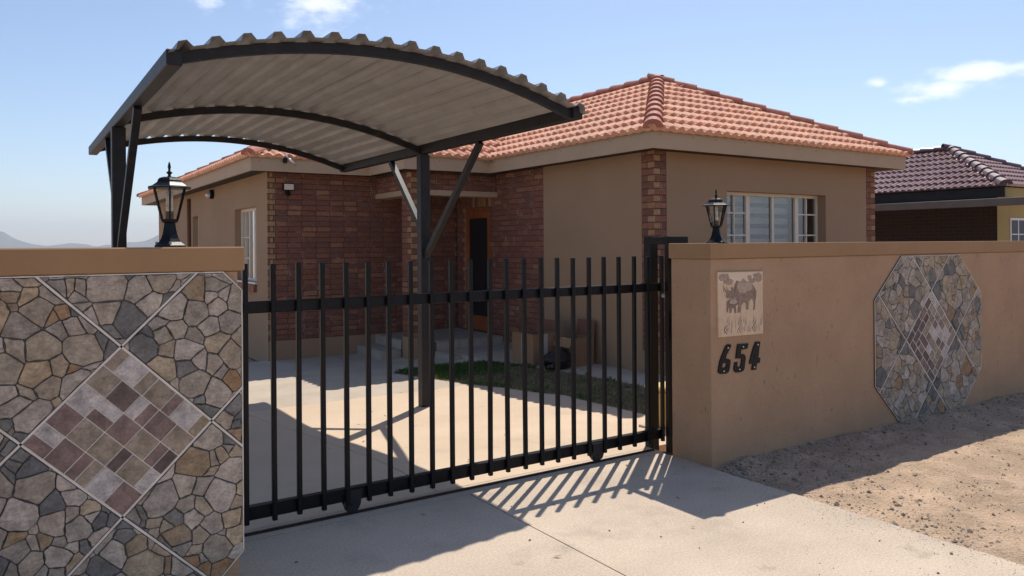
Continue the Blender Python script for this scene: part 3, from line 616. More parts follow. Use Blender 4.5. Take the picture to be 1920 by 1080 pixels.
gp = thing('gate_guide_frame', 'black steel guide posts with top arm catching the gate beside the pillar', 'gate post', (4.24, 4.44, 0))
MB().cbox(4.195, 4.275, 4.405, 4.485, -.05, 1.659, .004).build('back_post', 'black', gp)
MB().cbox(4.2755, 4.62, 4.412, 4.478, 1.592, 1.656, .004).build('top_arm', 'black', gp)
MB().cbox(4.185, 4.222, 4.205, 4.245, -.02, 1.654, .003).build('front_post', 'black', gp)
MB().cbox(4.188, 4.228, 4.2455, 4.4045, 1.60, 1.65, .003).build('cross_arm', 'black', gp)
MB().cbox(4.17, 4.235, 4.190, 4.260, -.005, .012, .003).build('foot_plate', 'rust', gp)
MB().cyl((4.215, 4.247, 1.20), (4.215, 4.292, 1.20), .018, 12).build('guide_roller', 'galv', gp)
mt = thing('gate_motor', 'small cream yellow box standing behind the gate post', 'gate motor', (4.80, 4.86, 0))
MB().cbox(4.66, 4.94, 4.76, 4.98, .012, .33, .02).build('housing', 'yellow', mt)
MB().cbox(4.652, 4.948, 4.752, 4.988, .3305, .365, .012).build('lid', 'yellow', mt)
MB().cbox(4.62, 4.98, 4.72, 5.02, -.02, .0115, .004).build('base_plate', 'concrete', mt)

# ================================================================== carport
cp = thing('carport', 'arched corrugated steel carport on two dark posts over the driveway', 'carport', (2.07, 6.8, 0))
XA, XB = .735, 3.43
def arch(x): t = (x - .72) / 2.71; return 2.622 - .027 * (x - .72) + 4 * .233 * t * (1 - t)
Y0, Y1 = 4.33, 8.97
MB().cbox(XB - .04, XB + .04, Y0, Y1, 2.500, 2.592, .005).build('side_beam', 'steel_dark', cp)
MB().cbox(XA - .04, XA + .04, Y0, Y1, 2.555, 2.640, .005).build('side_beam', 'steel_dark', cp)
MB().cbox(XB - .05, XB + .05, 6.75, 6.85, -.03, 2.4995, .006).build('post', 'steel_dark', cp)
MB().cbox(XA - .05, XA + .05, 6.75, 6.85, -.03, 2.5545, .006).build('post', 'steel_dark', cp)
for x, zt in ((XB, 2.49), (XA, 2.545)):
    MB().beam((x, 7.55, zt), (x, 6.85, zt - .72), .05, .05).build('brace', 'steel_dark', cp)
    MB().beam((x, 5.70, zt), (x, 6.75, zt - 1.0), .05, .05).build('brace', 'steel_dark', cp)
for y in (4.385, 6.80, 8.86):
    b = MB(); n = 28; pts = []
    for i in range(n + 1):
        x = XA + .04 + (XB - XA - .08) * i / n; z = arch(x) - .003; pts += [(x, y - .022, z - .058), (x, y + .022, z - .058), (x, y + .022, z), (x, y - .022, z)]
    fs = [(i * 4 + k, i * 4 + (k + 1) % 4, i * 4 + 4 + (k + 1) % 4, i * 4 + 4 + k) for i in range(n) for k in range(4)] + [(3, 2, 1, 0), (n * 4, n * 4 + 1, n * 4 + 2, n * 4 + 3)]
    b.add(pts, fs).build('arch', 'steel_dark', cp)
ribs = [.775 + .1640 * i for i in range(17)]
prof = [(.700, 0)]
for c in ribs: prof += [(c - .042, 0), (c - .021, .037), (c + .021, .037), (c + .042, 0)]
prof += [(3.475, 0)]
def sheet(x0, x1, lift):
    p = [q for q in prof if x0 - 1e-6 <= q[0] <= x1 + 1e-6]
    # extra points across the pans so the sheet bends with the arch
    pts = []
    ny = 14; ys = [4.268 + (9.035 - 4.268) * j / ny for j in range(ny + 1)]
    for j, y in enumerate(ys):
        for x, h in p:
            e = 1e-3; nx = -(arch(x + e) - arch(x - e)) / (2 * e); l = math.hypot(nx, 1)
            w = .0025 * noise.noise(Vector((x * 7, y * 2.2, 5)))
            pts.append((x + nx / l * (h + lift), y, arch(x) + (h + lift) / l + .0015 + w))
    n = len(p); nv = len(pts)
    pts += [(x, y, z - .0012) for x, y, z in pts]
    f = [(j * n + i, j * n + i + 1, (j + 1) * n + i + 1, (j + 1) * n + i) for j in range(ny) for i in range(n - 1)]
    f += [tuple(nv + k for k in q[::-1]) for q in f]
    MB().add(pts, f).build('roof_sheet', 'galv', cp)
cuts = [0, 17, 33, 49, len(prof) - 1]
xs = [p[0] for p in prof]
sheet(xs[0], xs[20], 0); sheet(xs[17], xs[36], .0022); sheet(xs[33], xs[52], 0); sheet(xs[49], xs[-1], .0022)

KC = Matrix.Translation((0, 0, 1.6)) @ Matrix.Scale(1.1, 4) @ Matrix.Translation((0, 0, -1.6))     # its measured size
for o in cp.children: o.data.transform(KC)
cp.location = (2.28, 7.48, -.15)
for o in cp.children: o.matrix_parent_inverse = mw(cp).inverted()

# ================================================================== house
XL, YL, XR, YR, XE, YN = 3.17, 11.34, 6.35, 6.60, 10.85, 21.0
ZF, ZT, OV = 2.675, 2.895, .31
hs = thing('house', 'single storey brown house with red face brick and terracotta tiled hip roof', 'house', (6.5, 12, 0))
def wall(name, axis, c, sgn, a0, a1, z0, z1, openings, regions, mats, th=.2, endm=0):
    """wall in the plane axis = c whose outer side looks towards sgn; openings (a0,a1,z0,z1); regions (a0,a1,z0,z1,material index)"""
    A = sorted({a0, a1, *[v for o in openings for v in o[:2]], *[min(max(v, a0), a1) for r in regions for v in r[:2]]})
    Z = sorted({z0, z1, *[v for o in openings for v in o[2:4]], *[min(max(v, z0), z1) for r in regions for v in r[2:4]]})
    b = MB()
    P = (lambda a, d, z: (c - sgn * d, a, z)) if axis == 'x' else (lambda a, d, z: (a, c - sgn * d, z))
    hole = lambda a, z: any(o[0] < a < o[1] and o[2] < z < o[3] for o in openings)
    solid = lambda i, j: 0 <= i < len(A) - 1 and 0 <= j < len(Z) - 1 and not hole((A[i] + A[i + 1]) / 2, (Z[j] + Z[j + 1]) / 2)
    for i in range(len(A) - 1):
        for j in range(len(Z) - 1):
            if not solid(i, j): continue
            am, zm = (A[i] + A[i + 1]) / 2, (Z[j] + Z[j + 1]) / 2; mi = 0
            for r in regions:
                if r[0] < am < r[1] and r[2] < zm < r[3]: mi = r[4]
            q = (A[i], A[i + 1], Z[j], Z[j + 1])
            b.add([P(q[0], 0, q[2]), P(q[1], 0, q[2]), P(q[1], 0, q[3]), P(q[0], 0, q[3])], [(0, 1, 2, 3)], mi)
            b.add([P(q[0], th, q[2]), P(q[1], th, q[2]), P(q[1], th, q[3]), P(q[0], th, q[3])], [(3, 2, 1, 0)], 2)
            if not solid(i - 1, j): b.add([P(q[0], 0, q[2]), P(q[0], th, q[2]), P(q[0], th, q[3]), P(q[0], 0, q[3])], [(0, 1, 2, 3)], endm if i == 0 and zm > .32 else 0)
            if not solid(i + 1, j): b.add([P(q[1], 0, q[2]), P(q[1], th, q[2]), P(q[1], th, q[3]), P(q[1], 0, q[3])], [(3, 2, 1, 0)], 0)
            if not solid(i, j - 1): b.add([P(q[0], 0, q[2]), P(q[1], 0, q[2]), P(q[1], th, q[2]), P(q[0], th, q[2])], [(0, 1, 2, 3)], 0)
            if not solid(i, j + 1): b.add([P(q[0], 0, q[3]), P(q[1], 0, q[3]), P(q[1], th, q[3]), P(q[0], th, q[3])], [(3, 2, 1, 0)], 0)
    return b.build(name, mats, hs)
PB = ['plaster_house', 'mortar', 'interior']
ZW = ZF + .03
WW = (11.93, 13.26, 1.05, 2.215); WS = (16.2, 16.75, 1.2, 2.22); FW = (7.605, 9.655, 1.0, 2.262); DR = (10.27, 11.07, .215, 2.20)
w_west = wall('wall', 'x', XL, -1, YL + .2, YN - .2, -.15, ZW, [WW, WS], [], PB)
w_south = wall('wall', 'y', YL, -1, XL, XR, -.15, ZW, [], [(XL, XR, .205, ZW, 1)], PB)
w_rw = wall('wall', 'x', XR, -1, YR, YL, -.15, ZW, [DR], [(8.83, YL, .12, ZW, 1), (YR, 6.815, .32, ZW, 1)], PB, endm=1)
w_front = wall('wall', 'y', YR, -1, XR + .2, XE, -.15, ZW, [FW], [(10.64, XE, .32, ZW, 1)], PB)
w_east = wall('wall', 'x', XE, 1, YR + .2, YN - .2, -.15, ZW, [], [], PB)
w_north = wall('wall', 'y', YN, 1, XL, XE, -.15, ZW, [], [], PB)
MB().box(XR + .2, XE - .2, YR + .2, YL, -.12, .15).box(XL + .2, XE - .2, YL + .2, YN - .2, -.12, .149).build('floor', 'interior', hs)
# porch column and the beams over the porch
CX, CY = 4.87, 10.05
column = MB().box(CX, CX + .30, CY, CY + .30, -.15, ZW).build('porch_column', 'mortar', hs)
MB().box(CX - .008, CX + .308, CY - .008, CY + .308, -.15, .26).build('column_base', 'plaster_house', column)
beam_s = MB().box(CX + .3005, XR - .0005, CY + .02, CY + .24, 2.415, ZW).build('porch_beam', 'mortar', hs)
MB().box(CX + .3005, XR - .0005, CY + .0, CY + .26, 2.335, 2.4145).build('beam_soffit', 'fascia', beam_s)
beam_w = MB().box(CX + .02, CX + .24, CY + .3005, YL - .0005, 2.415, ZW).build('porch_beam', 'mortar', hs)
MB().box(CX + .0, CX + .26, CY + .3005, YL - .0005, 2.335, 2.4145).build('beam_soffit', 'fascia', beam_w)
MB().box(CX + .25, XR - .01, CY + .25, YL - .01, 2.60, 2.62).build('porch_ceiling', 'interior', hs)

# ---- bricks: (axis, plane, sgn, a0, a1, z0, colour, parent)
CH, BH, BL, JT = .0803, .0700, .208, .0105
bricks = []
def course(axis, c, sgn, z, runs, parent):
    for a0, a1, colr in runs: bricks.append((axis, c, sgn, a0, a1, z, colr, parent))
def fill(a0, a1, off, holes):
    """running bond between a0 and a1, minus the holes"""
    out = []; a = a0 - off
    while a < a1:
        s, e = max(a, a0), min(a + BL, a1)
        segs = [(s, e)]
        for h0, h1 in holes:
            nx = []
            for p, q_ in segs:
                if p < h0: nx.append((p, min(q_, h0)))
                if q_ > h1: nx.append((max(p, h1), q_))
            segs = [t for t in nx if t[1] > t[0]]
        out += [t for t in segs if t[1] - t[0] > .03]; a += BL + JT
    return out
# south wall, red with yellow closers at the corner
k = 0; z = .212
while z < 2.66:
    if k % 2: runs = [(XL, XL + .118, 1)]; s = XL + .129
    else: runs = [(XL, XL + .03, 0), (XL + .036, XL + .085, 1)]; s = XL + .096
    runs += [(a, b_, 0) for a, b_ in fill(s, XR - .01, (k % 2) * .05, [])]
    course('y', YL, -1, z, runs, w_south); k += 1; z += CH
# wall with the front door
k = 0; z = .127
while z < 2.66:
    inside = z + BH > DR[2] and z < DR[3] + .0
    hol = [(DR[0], DR[1])] if inside else []
    if DR[3] - .01 < z + .02 < DR[3] + .22: hol = [(DR[0] - .12, DR[1] + .12)]
    runs = [(a, b_, 0) for a, b_ in fill(8.835, YL - .012, (k % 2) * .116, hol)]
    if inside and k % 2: runs = [(a, b_, 1 if (abs(b_ - DR[0]) < .02 or abs(a - DR[1]) < .02) and b_ - a < .2 else c_) for a, b_, c_ in runs]
    course('x', XR, -1, z, runs, w_rw); k += 1; z += CH
a = DR[0] - .11
while a < DR[1] + .1:                                       # soldier course over the door
    bricks.append(('x', XR, -1, a, a + .072, DR[3] + .008, random.choice((0, 1, 0, 1, 0)), w_rw, .17)); a += .083
# corner piers of the front wing, the east pier, the porch column and beams
k = 0; z = .33
while z < 2.66:
    if k % 2 == 0:
        course('x', XR, -1, z, [(YR - .009, 6.81, 0)], w_rw); course('y', YR, -1, z, [(XR - .009, XR + .095, 1), (XR + .105, 6.54, 0)], w_front); course('y', YR, -1, z, [(10.645, 10.742, 0), (10.752, XE + .009, 1)], w_front)
    else:
        course('x', XR, -1, z, [(YR - .009, YR + .105, 1), (YR + .115, 6.81, 0)], w_rw); course('y', YR, -1, z, [(XR - .009, 6.54, 0)], w_front); course('y', YR, -1, z, [(10.645, XE + .009, 0)], w_front)
    k += 1; z += CH
k = 0; z = .268
while z < 2.66:
    if k % 2 == 0:
        course('x', CX, -1, z, [(CY - .009, CY + .30, 0)], column); course('y', CY, -1, z, [(CX - .009, CX + .095, 1), (CX + .105, CX + .308, 0)], column)
    else:
        course('x', CX, -1, z, [(CY - .009, CY + .105, 1), (CY + .115, CY + .30, 0)], column); course('y', CY, -1, z, [(CX - .009, CX + .2, 0), (CX + .21, CX + .308, 1)], column)
    k += 1; z += CH
for k in range(3):
    z = 2.424 + CH * k
    course('y', CY + .02, -1, z, [(a, b_, 0) for a, b_ in fill(CX + .315, XR - .02, (k % 2) * .116, [])], beam_s)
    course('x', CX + .02, -1, z, [(a, b_, 0) for a, b_ in fill(CY + .312, YL - .015, (k % 2) * .116, [])], beam_w)
def brick_geo(axis, sgn, l, h):
    e = .0065; d = .009; b = MB()
    v = [(-l / 2, 0, 0), (l / 2, 0, 0), (l / 2, 0, h), (-l / 2, 0, h), (-l / 2 + e, d, e), (l / 2 - e, d, e), (l / 2 - e, d, h - e), (-l / 2 + e, d, h - e)]
    b.add([((sgn * y, x, z) if axis == 'x' else (x, sgn * y, z)) for x, y, z in v], [(0, 1, 5, 4), (1, 2, 6, 5), (2, 3, 7, 6), (3, 0, 4, 7), (4, 5, 6, 7)]); b.m = [1, 1, 1, 1, 0]; return b
def show(br):
    ax, c, sgn, a0, a1, z0 = br[:6]; am = (a0 + a1) / 2; p = Vector((c, am, z0 - 1.6)) if ax == 'x' else Vector((am, c, z0 - 1.6))
    nrm = Vector((sgn, 0, 0)) if ax == 'x' else Vector((0, sgn, 0)); s = (a1 - a0) * -p.dot(nrm) / p.length ** 3
    if br[7] == w_south and a0 > CX + .3: s *= .4
    if z0 < .6: s *= .6
    return s
bricks.sort(key=show, reverse=True)
cache = {}; rest = MB()
for i, br in enumerate(bricks):
    ax, c, sgn, a0, a1, z0, colr, par = br[:8]; h = br[8] if len(br) > 8 else BH; l = a1 - a0; am = (a0 + a1) / 2
    loc = (c, am, z0) if ax == 'x' else (am, c, z0)
    if i < 296:
        key = (ax, sgn, round(l, 3), colr, h)
        if key not in cache: cache[key] = brick_geo(ax, sgn, l, h).mesh('brick', ['brick_yellow' if colr else 'brick', 'brick_yellow' if colr else 'brick_rim'])
        jit = random.uniform(-.0012, .0012); inst('brick', cache[key], Matrix.Translation((loc[0] + (jit if ax == 'x' else 0), loc[1] + (jit if ax == 'y' else 0), loc[2] + random.uniform(-.001, .001))), par)
    else:
        gq = brick_geo(ax, sgn, l, h); rest.add([(v[0] + loc[0], v[1] + loc[1], v[2] + loc[2]) for v in gq.v], gq.f, 0); rest.m[-5:] = [(1 if colr else 2)] * 4 + [colr]
struct(rest.build('brickwork', ['brick', 'brick_yellow', 'brick_rim'], hs), 'stuff')

# ---- windows and door
def window(axis, c, o, rec, verts, hbars, name_sill, bars_in):
    """frame set rec behind the wall face; verts = (position, width) of uprights; hbars = heights of glazing bars; bars_in = bays (a0, a1) that carry them"""
    a0, a1, z0, z1 = o; d0, d1 = rec, rec + .045
    def bx(b, p, q_, r, s, e0=d0, e1=d1):
        return b.box(c + e0, c + e1, p, q_, r, s) if axis == 'x' else b.box(p, q_, c + e0, c + e1, r, s)
    f = MB(); t = .042
    bx(f, a0, a0 + t, z0, z1); bx(f, a1 - t, a1, z0, z1); bx(f, a0 + t, a1 - t, z1 - t, z1); bx(f, a0 + t, a1 - t, z0, z0 + t)
    w = f.build('window', 'frame', hs)
    for p, wd in verts: bx(MB(), p - wd / 2, p + wd / 2, z0 + t, z1 - t, d0 - .004, d1 - .004).build('mullion', 'frame', w)
    for p0, p1 in bars_in:
        for hz in hbars: bx(MB(), p0, p1, hz - .010, hz + .010, d0 + .006, d1 - .012).build('glazing_bar', 'frame', w)
    ed = [a0 + t] + [p for p, wd in verts] + [a1 - t]
    for i in range(len(ed) - 1):
        y = (d0 + d1) / 2; q = (ed[i], ed[i + 1], z0 + t, z1 - t)
        P = (lambda a, z: (c + y, a, z)) if axis == 'x' else (lambda a, z: (a, c + y, z))
        MB().add([P(q[0], q[2]), P(q[1], q[2]), P(q[1], q[3]), P(q[0], q[3])], [(0, 1, 2, 3)]).build('pane', 'glass', w)
    return w
w1 = window('y', YR, FW, .13, [(7.885, .018), (8.155, .075), (8.665, .045), (9.175, .075), (9.39, .018)], [1.415, 1.70, 1.99], True, [(7.647, 8.12), (9.21, 9.613)])
w2 = window('x', XL, WW, .10, [(12.40, .07), (12.72, .05), (13.0, .016)], [1.41, 1.75], True, [(12.75, 13.22)])
w3 = window('x', XL, WS, .10, [(16.5, .03)], [], True, [])
MB().cbox(XL - .035, XL + .10, WW[0] - .02, WW[1] + .02, WW[2] - .03, WW[2] - .001, .004).build('sill', 'white', w2)
k = WW[0]
for i in range(6): MB().cbox(XL - .05, XL - .001, WW[0] + .225 * i, WW[0] + .225 * i + .215, WW[2] - .15, WW[2] - .032, .004).build('sill_brick', 'sillbrick', w2)
MB().cbox(FW[0] - .02, FW[1] + .02, YR - .04, YR + .13, FW[2] - .04, FW[2] - .001, .004).build('sill', 'fascia', w1)
dr = MB()
dx0 = XR + .012
def db(y0, y1, z0, z1, e0=0, e1=.06): dr.box(dx0 + e0, dx0 + e1, y0, y1, z0, z1)
db(DR[0] + .002, DR[0] + .05, DR[2], DR[3]); db(DR[1] - .05, DR[1] - .002, DR[2], DR[3]); db(DR[0] + .05, DR[1] - .05, DR[3] - .05, DR[3])
door = dr.build('door', 'wood', hs)
y0, y1 = DR[0] + .052, DR[1] - .052
lf = MB().box(dx0 + .005, dx0 + .05, y0, y0 + .07, DR[2] + .01, DR[3] - .055).box(dx0 + .005, dx0 + .05, y1 - .07, y1, DR[2] + .01, DR[3] - .055).box(dx0 + .005, dx0 + .05, y0 + .07, y1 - .07, DR[3] - .17, DR[3] - .055).box(dx0 + .005, dx0 + .05, y0 + .07, y1 - .07, DR[2] + .01, DR[2] + .24)
lf.build('door_leaf', 'wood', door)
MB().box(dx0 + .008, dx0 + .035, y0 + .07, y1 - .07, DR[2] + .24, DR[3] - .17).build('door_screen', 'dark', door)
MB().cyl((dx0 - .05, y1 - .055, 1.22), (dx0 + .005, y1 - .055, 1.22), .011, 10).cyl((dx0 - .045, y1 - .055, 1.22), (dx0 - .045, y1 - .16, 1.22), .009, 10).build('handle', 'silver', door)
# ---- roof: eave outlines
EW, ES, EE = XR - OV, YR - OV, XE + OV                     # front wing
PX, PY = 4.63, YL - OV - 1.25                              # porch roof corner
MX, MY, MN = XL - OV, YL - OV, 21.6                        # main block
TP = .5
hw = (EE - EW) / 2; ax_ = EW + hw; ay_ = ES + hw
roof = MB()
def zr(d): return ZT - .02 + d * TP
def dk(pts): n = len(roof.v); roof.add([(x, y, z - .03) for x, y, z in pts], [tuple(range(len(pts)))])
rw_s = [(EW, ES), (EE, ES), (ax_, ay_)]
vy = PY + (ax_ - EW)
rw_w = [(EW, ES), (ax_, ay_), (ax_, vy), (EW, PY)]
po_s = [(PX, PY), (EW, PY), (ax_, vy), (ax_, PY + (ax_ - PX))]
po_w = [(PX, MY), (PX, PY), (ax_, PY + (ax_ - PX)), (ax_, MY + (ax_ - PX))]
mh = (EE - MX) / 2; rx = MX + mh; ry = MY + mh; ry2 = MN - mh
ma_s = [(MX, MY), (PX, MY), (rx, MY + rx - PX), (rx, ry)]
ma_w = [(MX, MN), (MX, MY), (rx, ry), (rx, ry2)]
faces = [(rw_s, lambda x, y: y - ES, (1, 0), (0, 1), (EW, ES)), (rw_w, lambda x, y: x - EW, (0, -1), (1, 0), (EW, PY)), (po_s, lambda x, y: y - PY, (1, 0), (0, 1), (PX, PY)),
         (po_w, lambda x, y: x - PX, (0, -1), (1, 0), (PX, MY)), (ma_s, lambda x, y: y - MY, (1, 0), (0, 1), (MX, MY)), (ma_w, lambda x, y: x - MX, (0, -1), (1, 0), (MX, MN))]
for poly, f, *_ in faces: dk([(x, y, zr(f(x, y))) for x, y in poly])
ze = lambda x: zr(EE - x)
dk([(x, y, ze(x)) for x, y in ((EE, ES), (EE, MN), (rx, ry2), (rx, 14.6), (ax_, 13.2), (ax_, ay_))]); dk([(EE, MN, zr(0)), (MX, MN, zr(0)), (rx, ry2, zr(mh))])
roof_o = roof.build('roof', 'deck', hs)
TW, TG, TLN = .30, .32, .375
cs = 1 / math.hypot(1, TP); sn = TP * cs
def tile_local():
    n = 10; v = []; f = []
    def h(s):
        t = (s % .15) / .15; return .040 * max(0, math.cos((t - .5) * math.pi * 1.25)) ** .9 if abs(t - .5) < .4 else 0
    ss = [.15 * r + .15 * q for r in (0, 1) for q in (0, .12, .27, .5, .73, .88)] + [.30]
    for l, lift in ((0, .052), (TLN, .004)):
        for s in ss: v.append((s, l, h(s) + lift))
    for s in ss: v.append((s, .014, h(s) * .3 + .008))
    m = len(ss)
    for i in range(m - 1): f.append((i, i + 1, m + i + 1, m + i)); f.append((2 * m + i, 2 * m + i + 1, i + 1, i))
    return v, f
tv, tf = tile_local()
tile_list = []
for poly, fz, ex, ey, org in faces:
    n = len(poly); cx = sum(p[0] for p in poly) / n; cy = sum(p[1] for p in poly) / n; hp = []
    for i in range(n):
        a, c = poly[i], poly[(i + 1) % n]
        if abs((a[0] - org[0]) * ey[0] + (a[1] - org[1]) * ey[1]) < 1e-6 and abs((c[0] - org[0]) * ey[0] + (c[1] - org[1]) * ey[1]) < 1e-6: continue   # eave: tiles hang over it
        nx, ny = c[1] - a[1], -(c[0] - a[0]); l = math.hypot(nx, ny); nx /= l; ny /= l; d = nx * a[0] + ny * a[1]
        if nx * cx + ny * cy > d: nx, ny, d = -nx, -ny, -d
        hp.append((nx, ny, d))
    E3 = Vector((ex[0], ex[1], 0)); U3 = Vector((ey[0] * cs, ey[1] * cs, sn)); N3 = Vector((-ey[0] * sn, -ey[1] * sn, cs))
    smax = max((p[0] - org[0]) * ex[0] + (p[1] - org[1]) * ex[1] for p in poly); lmax = max((p[0] - org[0]) * ey[0] + (p[1] - org[1]) * ey[1] for p in poly) / cs
    smin = min((p[0] - org[0]) * ex[0] + (p[1] - org[1]) * ex[1] for p in poly)
    O3 = Vector((org[0], org[1], zr(0) - .005))
    for j in range(int(lmax / TG) + 2):
        for i in range(int(smin / TW) - 1, int(smax / TW) + 2):
            o = O3 + E3 * (i * TW) + U3 * (j * TG - .055)
            W = [o + E3 * v[0] + U3 * v[1] + N3 * v[2] for v in tv]
            ins = [all(a * w.x + c * w.y <= d + .002 for a, c, d in hp) for w in W]
            out1 = any(all(a * w.x + c * w.y > d for w in W) for a, c, d in hp)
            if out1: continue
            dist = (o - Vector((0, 0, 1.6))).length
            if all(ins): tile_list.append((dist, Matrix(((E3.x, U3.x, N3.x, o.x), (E3.y, U3.y, N3.y, o.y), (E3.z, U3.z, N3.z, o.z), (0, 0, 0, 1))), None))
            else:
                b = MB()
                for f in tf:
                    p = [tuple(W[q]) for q in f]
                    for a, c, d in hp:
                        p = clip(p, a, c, d)
                        if len(p) < 3: break
                    if len(p) > 2: b.add(p, [tuple(range(len(p)))])
                if b.f: tile_list.append((dist, None, b))
tile_list.sort(key=lambda t: t[0])
tme = MB().add(tv, tf).mesh('roof_tile', 'tile', smooth=False); rest = MB()
for i, (d, mtx, b) in enumerate(tile_list):
    if i < 296:
        if mtx is not None:
            inst('roof_tile', tme, mtx @ Matrix.Rotation(random.uniform(-.006, .006), 4, 'Z') @ Matrix.Translation((0, 0, random.uniform(-.001, .003))), roof_o)
        else: b.build('roof_tile', 'tile', roof_o)
    elif mtx is not None: rest.add([tuple(mtx @ Vector(v)) for v in tv], tf)
    else: rest.add(b.v, b.f)
struct(rest.build('roof_tiling', 'tile', hs), 'stuff')
def cap_mesh(m, r0=.118, r1=.098, L=.42):
    n = 9; b = MB(); v = []
    for l, r, dz in ((0, r0, .018), (.05, r0 * .985, .016), (L, r1, 0)):
        for i in range(n): a = math.pi * i / (n - 1); v.append((r * math.cos(a), l, r * .85 * math.sin(a) + dz - .02))
    f = [(j * n + i + 1, j * n + i, (j + 1) * n + i, (j + 1) * n + i + 1) for j in range(2) for i in range(n - 1)] + [tuple(range(n))]
    return b.add(v, f).mesh('ridge_cap', m, smooth=False)
cme = cap_mesh('cap')
def caps(p0, p1, parent, me, first=0, step=.365):
    p0, p1 = Vector(p0), Vector(p1); d = (p1 - p0); Ln = d.length; d.normalize(); s = d.cross(Vector((0, 0, 1))).normalized(); u = s.cross(d)
    k = first
    while k < Ln - .1:
        o = p0 + d * k + u * .035
        inst('ridge_cap', me, Matrix(((s.x, d.x, u.x, o.x), (s.y, d.y, u.y, o.y), (s.z, d.z, u.z, o.z), (0, 0, 0, 1))) @ Matrix.Rotation(random.uniform(-.02, .02), 4, 'Z'), parent); k += step
zr0 = zr(0)
caps((EW, ES, zr0), (ax_, ay_, zr(hw)), roof_o, cme, -.05); caps((EE, ES, zr0), (ax_, ay_, zr(hw)), roof_o, cme, -.05)
caps((ax_, ay_ + 3.6, zr(hw)), (ax_, ay_, zr(hw)), roof_o, cme)
caps((PX, PY, zr0), (ax_, PY + ax_ - PX, zr(ax_ - PX)), roof_o, cme, -.05); caps((MX, MY, zr0), (rx, ry, zr(mh)), roof_o, cme, -.05); caps((MX, MN, zr0), (rx, ry2, zr(mh)), roof_o, cme, -.05); caps((rx, ry2, zr(mh)), (rx, ry, zr(mh)), roof_o, cme)
# valley flashing between the porch roof and the front wing
v0 = Vector((EW, PY, zr0 + .004)); vd = Vector((1, 1, TP)).normalized()
MB().add([v0 - vd * .10 + Vector((-.07, .05, -.02)), v0 - vd * .10 + Vector((.05, -.07, -.02)), v0 + vd * 3 + Vector((.05, -.07, .05)), v0 + vd * 3 + Vector((-.07, .05, .05))], [(0, 1, 2, 3)]).build('valley_flashing', 'silver', roof_o)
# fascia boards and soffit
fb = .03
def fascia(x0, y0, x1, y1):
    b = MB(); d = Vector((x1 - x0, y1 - y0, 0)).normalized(); nn = Vector((d.y, -d.x, 0))
    p = [Vector((x0, y0, 0)), Vector((x1, y1, 0))]
    b.beam((x0 - nn.x * fb / 2, y0 - nn.y * fb / 2, (ZF + ZT) / 2), (x1 - nn.x * fb / 2, y1 - nn.y * fb / 2, (ZF + ZT) / 2), fb, ZT - ZF)
    fo = b.build('fascia_board', 'fascia', hs)
    L = (p[1] - p[0]).length; sc = MB(); k = .12
    while k < L - .05:
        q = p[0] + d * k + nn * .001; zz = random.choice((ZF + .15, ZF + .13)); sc.beam(q + Vector((0, 0, zz)), q + Vector((0, 0, zz + .012)), .008, .003, nn); k += random.choice((.38, .45, .52))
    struct(sc.build('fascia_screws', 'rust', fo), 'stuff')
fascia(EW, ES, EE, ES); fascia(EW, PY, EW, ES + .03); fascia(PX, PY, EW + .03, PY); fascia(PX, MY, PX, PY + .03); fascia(MX, MY, PX + .03, MY); fascia(MX, MN, MX, MY + .03); fascia(EE, ES + .03, EE, MN); fascia(EE - .03, MN, MX + .03, MN)
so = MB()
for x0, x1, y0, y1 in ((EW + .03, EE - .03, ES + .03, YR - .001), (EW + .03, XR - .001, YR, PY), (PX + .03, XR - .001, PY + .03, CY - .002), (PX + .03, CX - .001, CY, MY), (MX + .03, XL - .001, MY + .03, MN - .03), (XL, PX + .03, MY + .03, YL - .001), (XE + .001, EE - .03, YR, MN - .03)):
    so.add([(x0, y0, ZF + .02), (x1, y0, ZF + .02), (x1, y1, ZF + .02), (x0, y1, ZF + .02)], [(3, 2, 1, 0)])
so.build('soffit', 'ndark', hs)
# downpipe on the west wall
MB().cyl((XL - .035, 16.98, -.1), (XL - .035, 16.98, 2.6), .035, 10).build('downpipe', 'card_in', hs, smooth=True)
# ---- porch steps, faced with tiles
st = MB(); GZ = -.16; Z1, Z2 = .058, .198
st.box(4.55, CX - .012, 10.40, YL - .001, GZ, Z1 - .012).box(5.19, XR - .001, 9.42, 9.93, GZ, Z1 - .012).box(CX + .32, XR - .001, 9.93, CY + .30, GZ, Z2 - .012).box(CX - .011, XR - .001, CY + .32, YL - .001, GZ, Z2 - .012)
stp = st.build('porch_steps', 'grout_dark', hs)
def step_tiles(axis, c, sgn, a0, a1, z0, z1, L=.33):
    n = max(1, round((a1 - a0) / L)); w = (a1 - a0) / n
    for i in range(n):
        p, q_ = a0 + i * w + .002, a0 + (i + 1) * w - .002
        (MB().cbox(*sorted((c, c + sgn * .011)), p, q_, z0, z1, .001) if axis == 'x' else MB().cbox(p, q_, *sorted((c, c + sgn * .011)), z0, z1, .001)).build('tile', 'step', stp)
def top_tiles(x0, x1, y0, y1, z, L=.33):
    nx, ny = max(1, round((x1 - x0) / L)), max(1, round((y1 - y0) / L)); w, h = (x1 - x0) / nx, (y1 - y0) / ny
    for i in range(nx):
        for j in range(ny): MB().cbox(x0 + i * w + .002, x0 + (i + 1) * w - .002, y0 + j * h + .002, y0 + (j + 1) * h - .002, z - .011, z, .001).build('tile', 'step', stp)
step_tiles('x', 4.55, -1, 10.39, YL - .01, GZ, Z1 - .014); step_tiles('y', 10.40, -1, 4.55, CX - .014, GZ, Z1 - .014); top_tiles(4.54, CX - .012, 10.39, YL - .005, Z1)
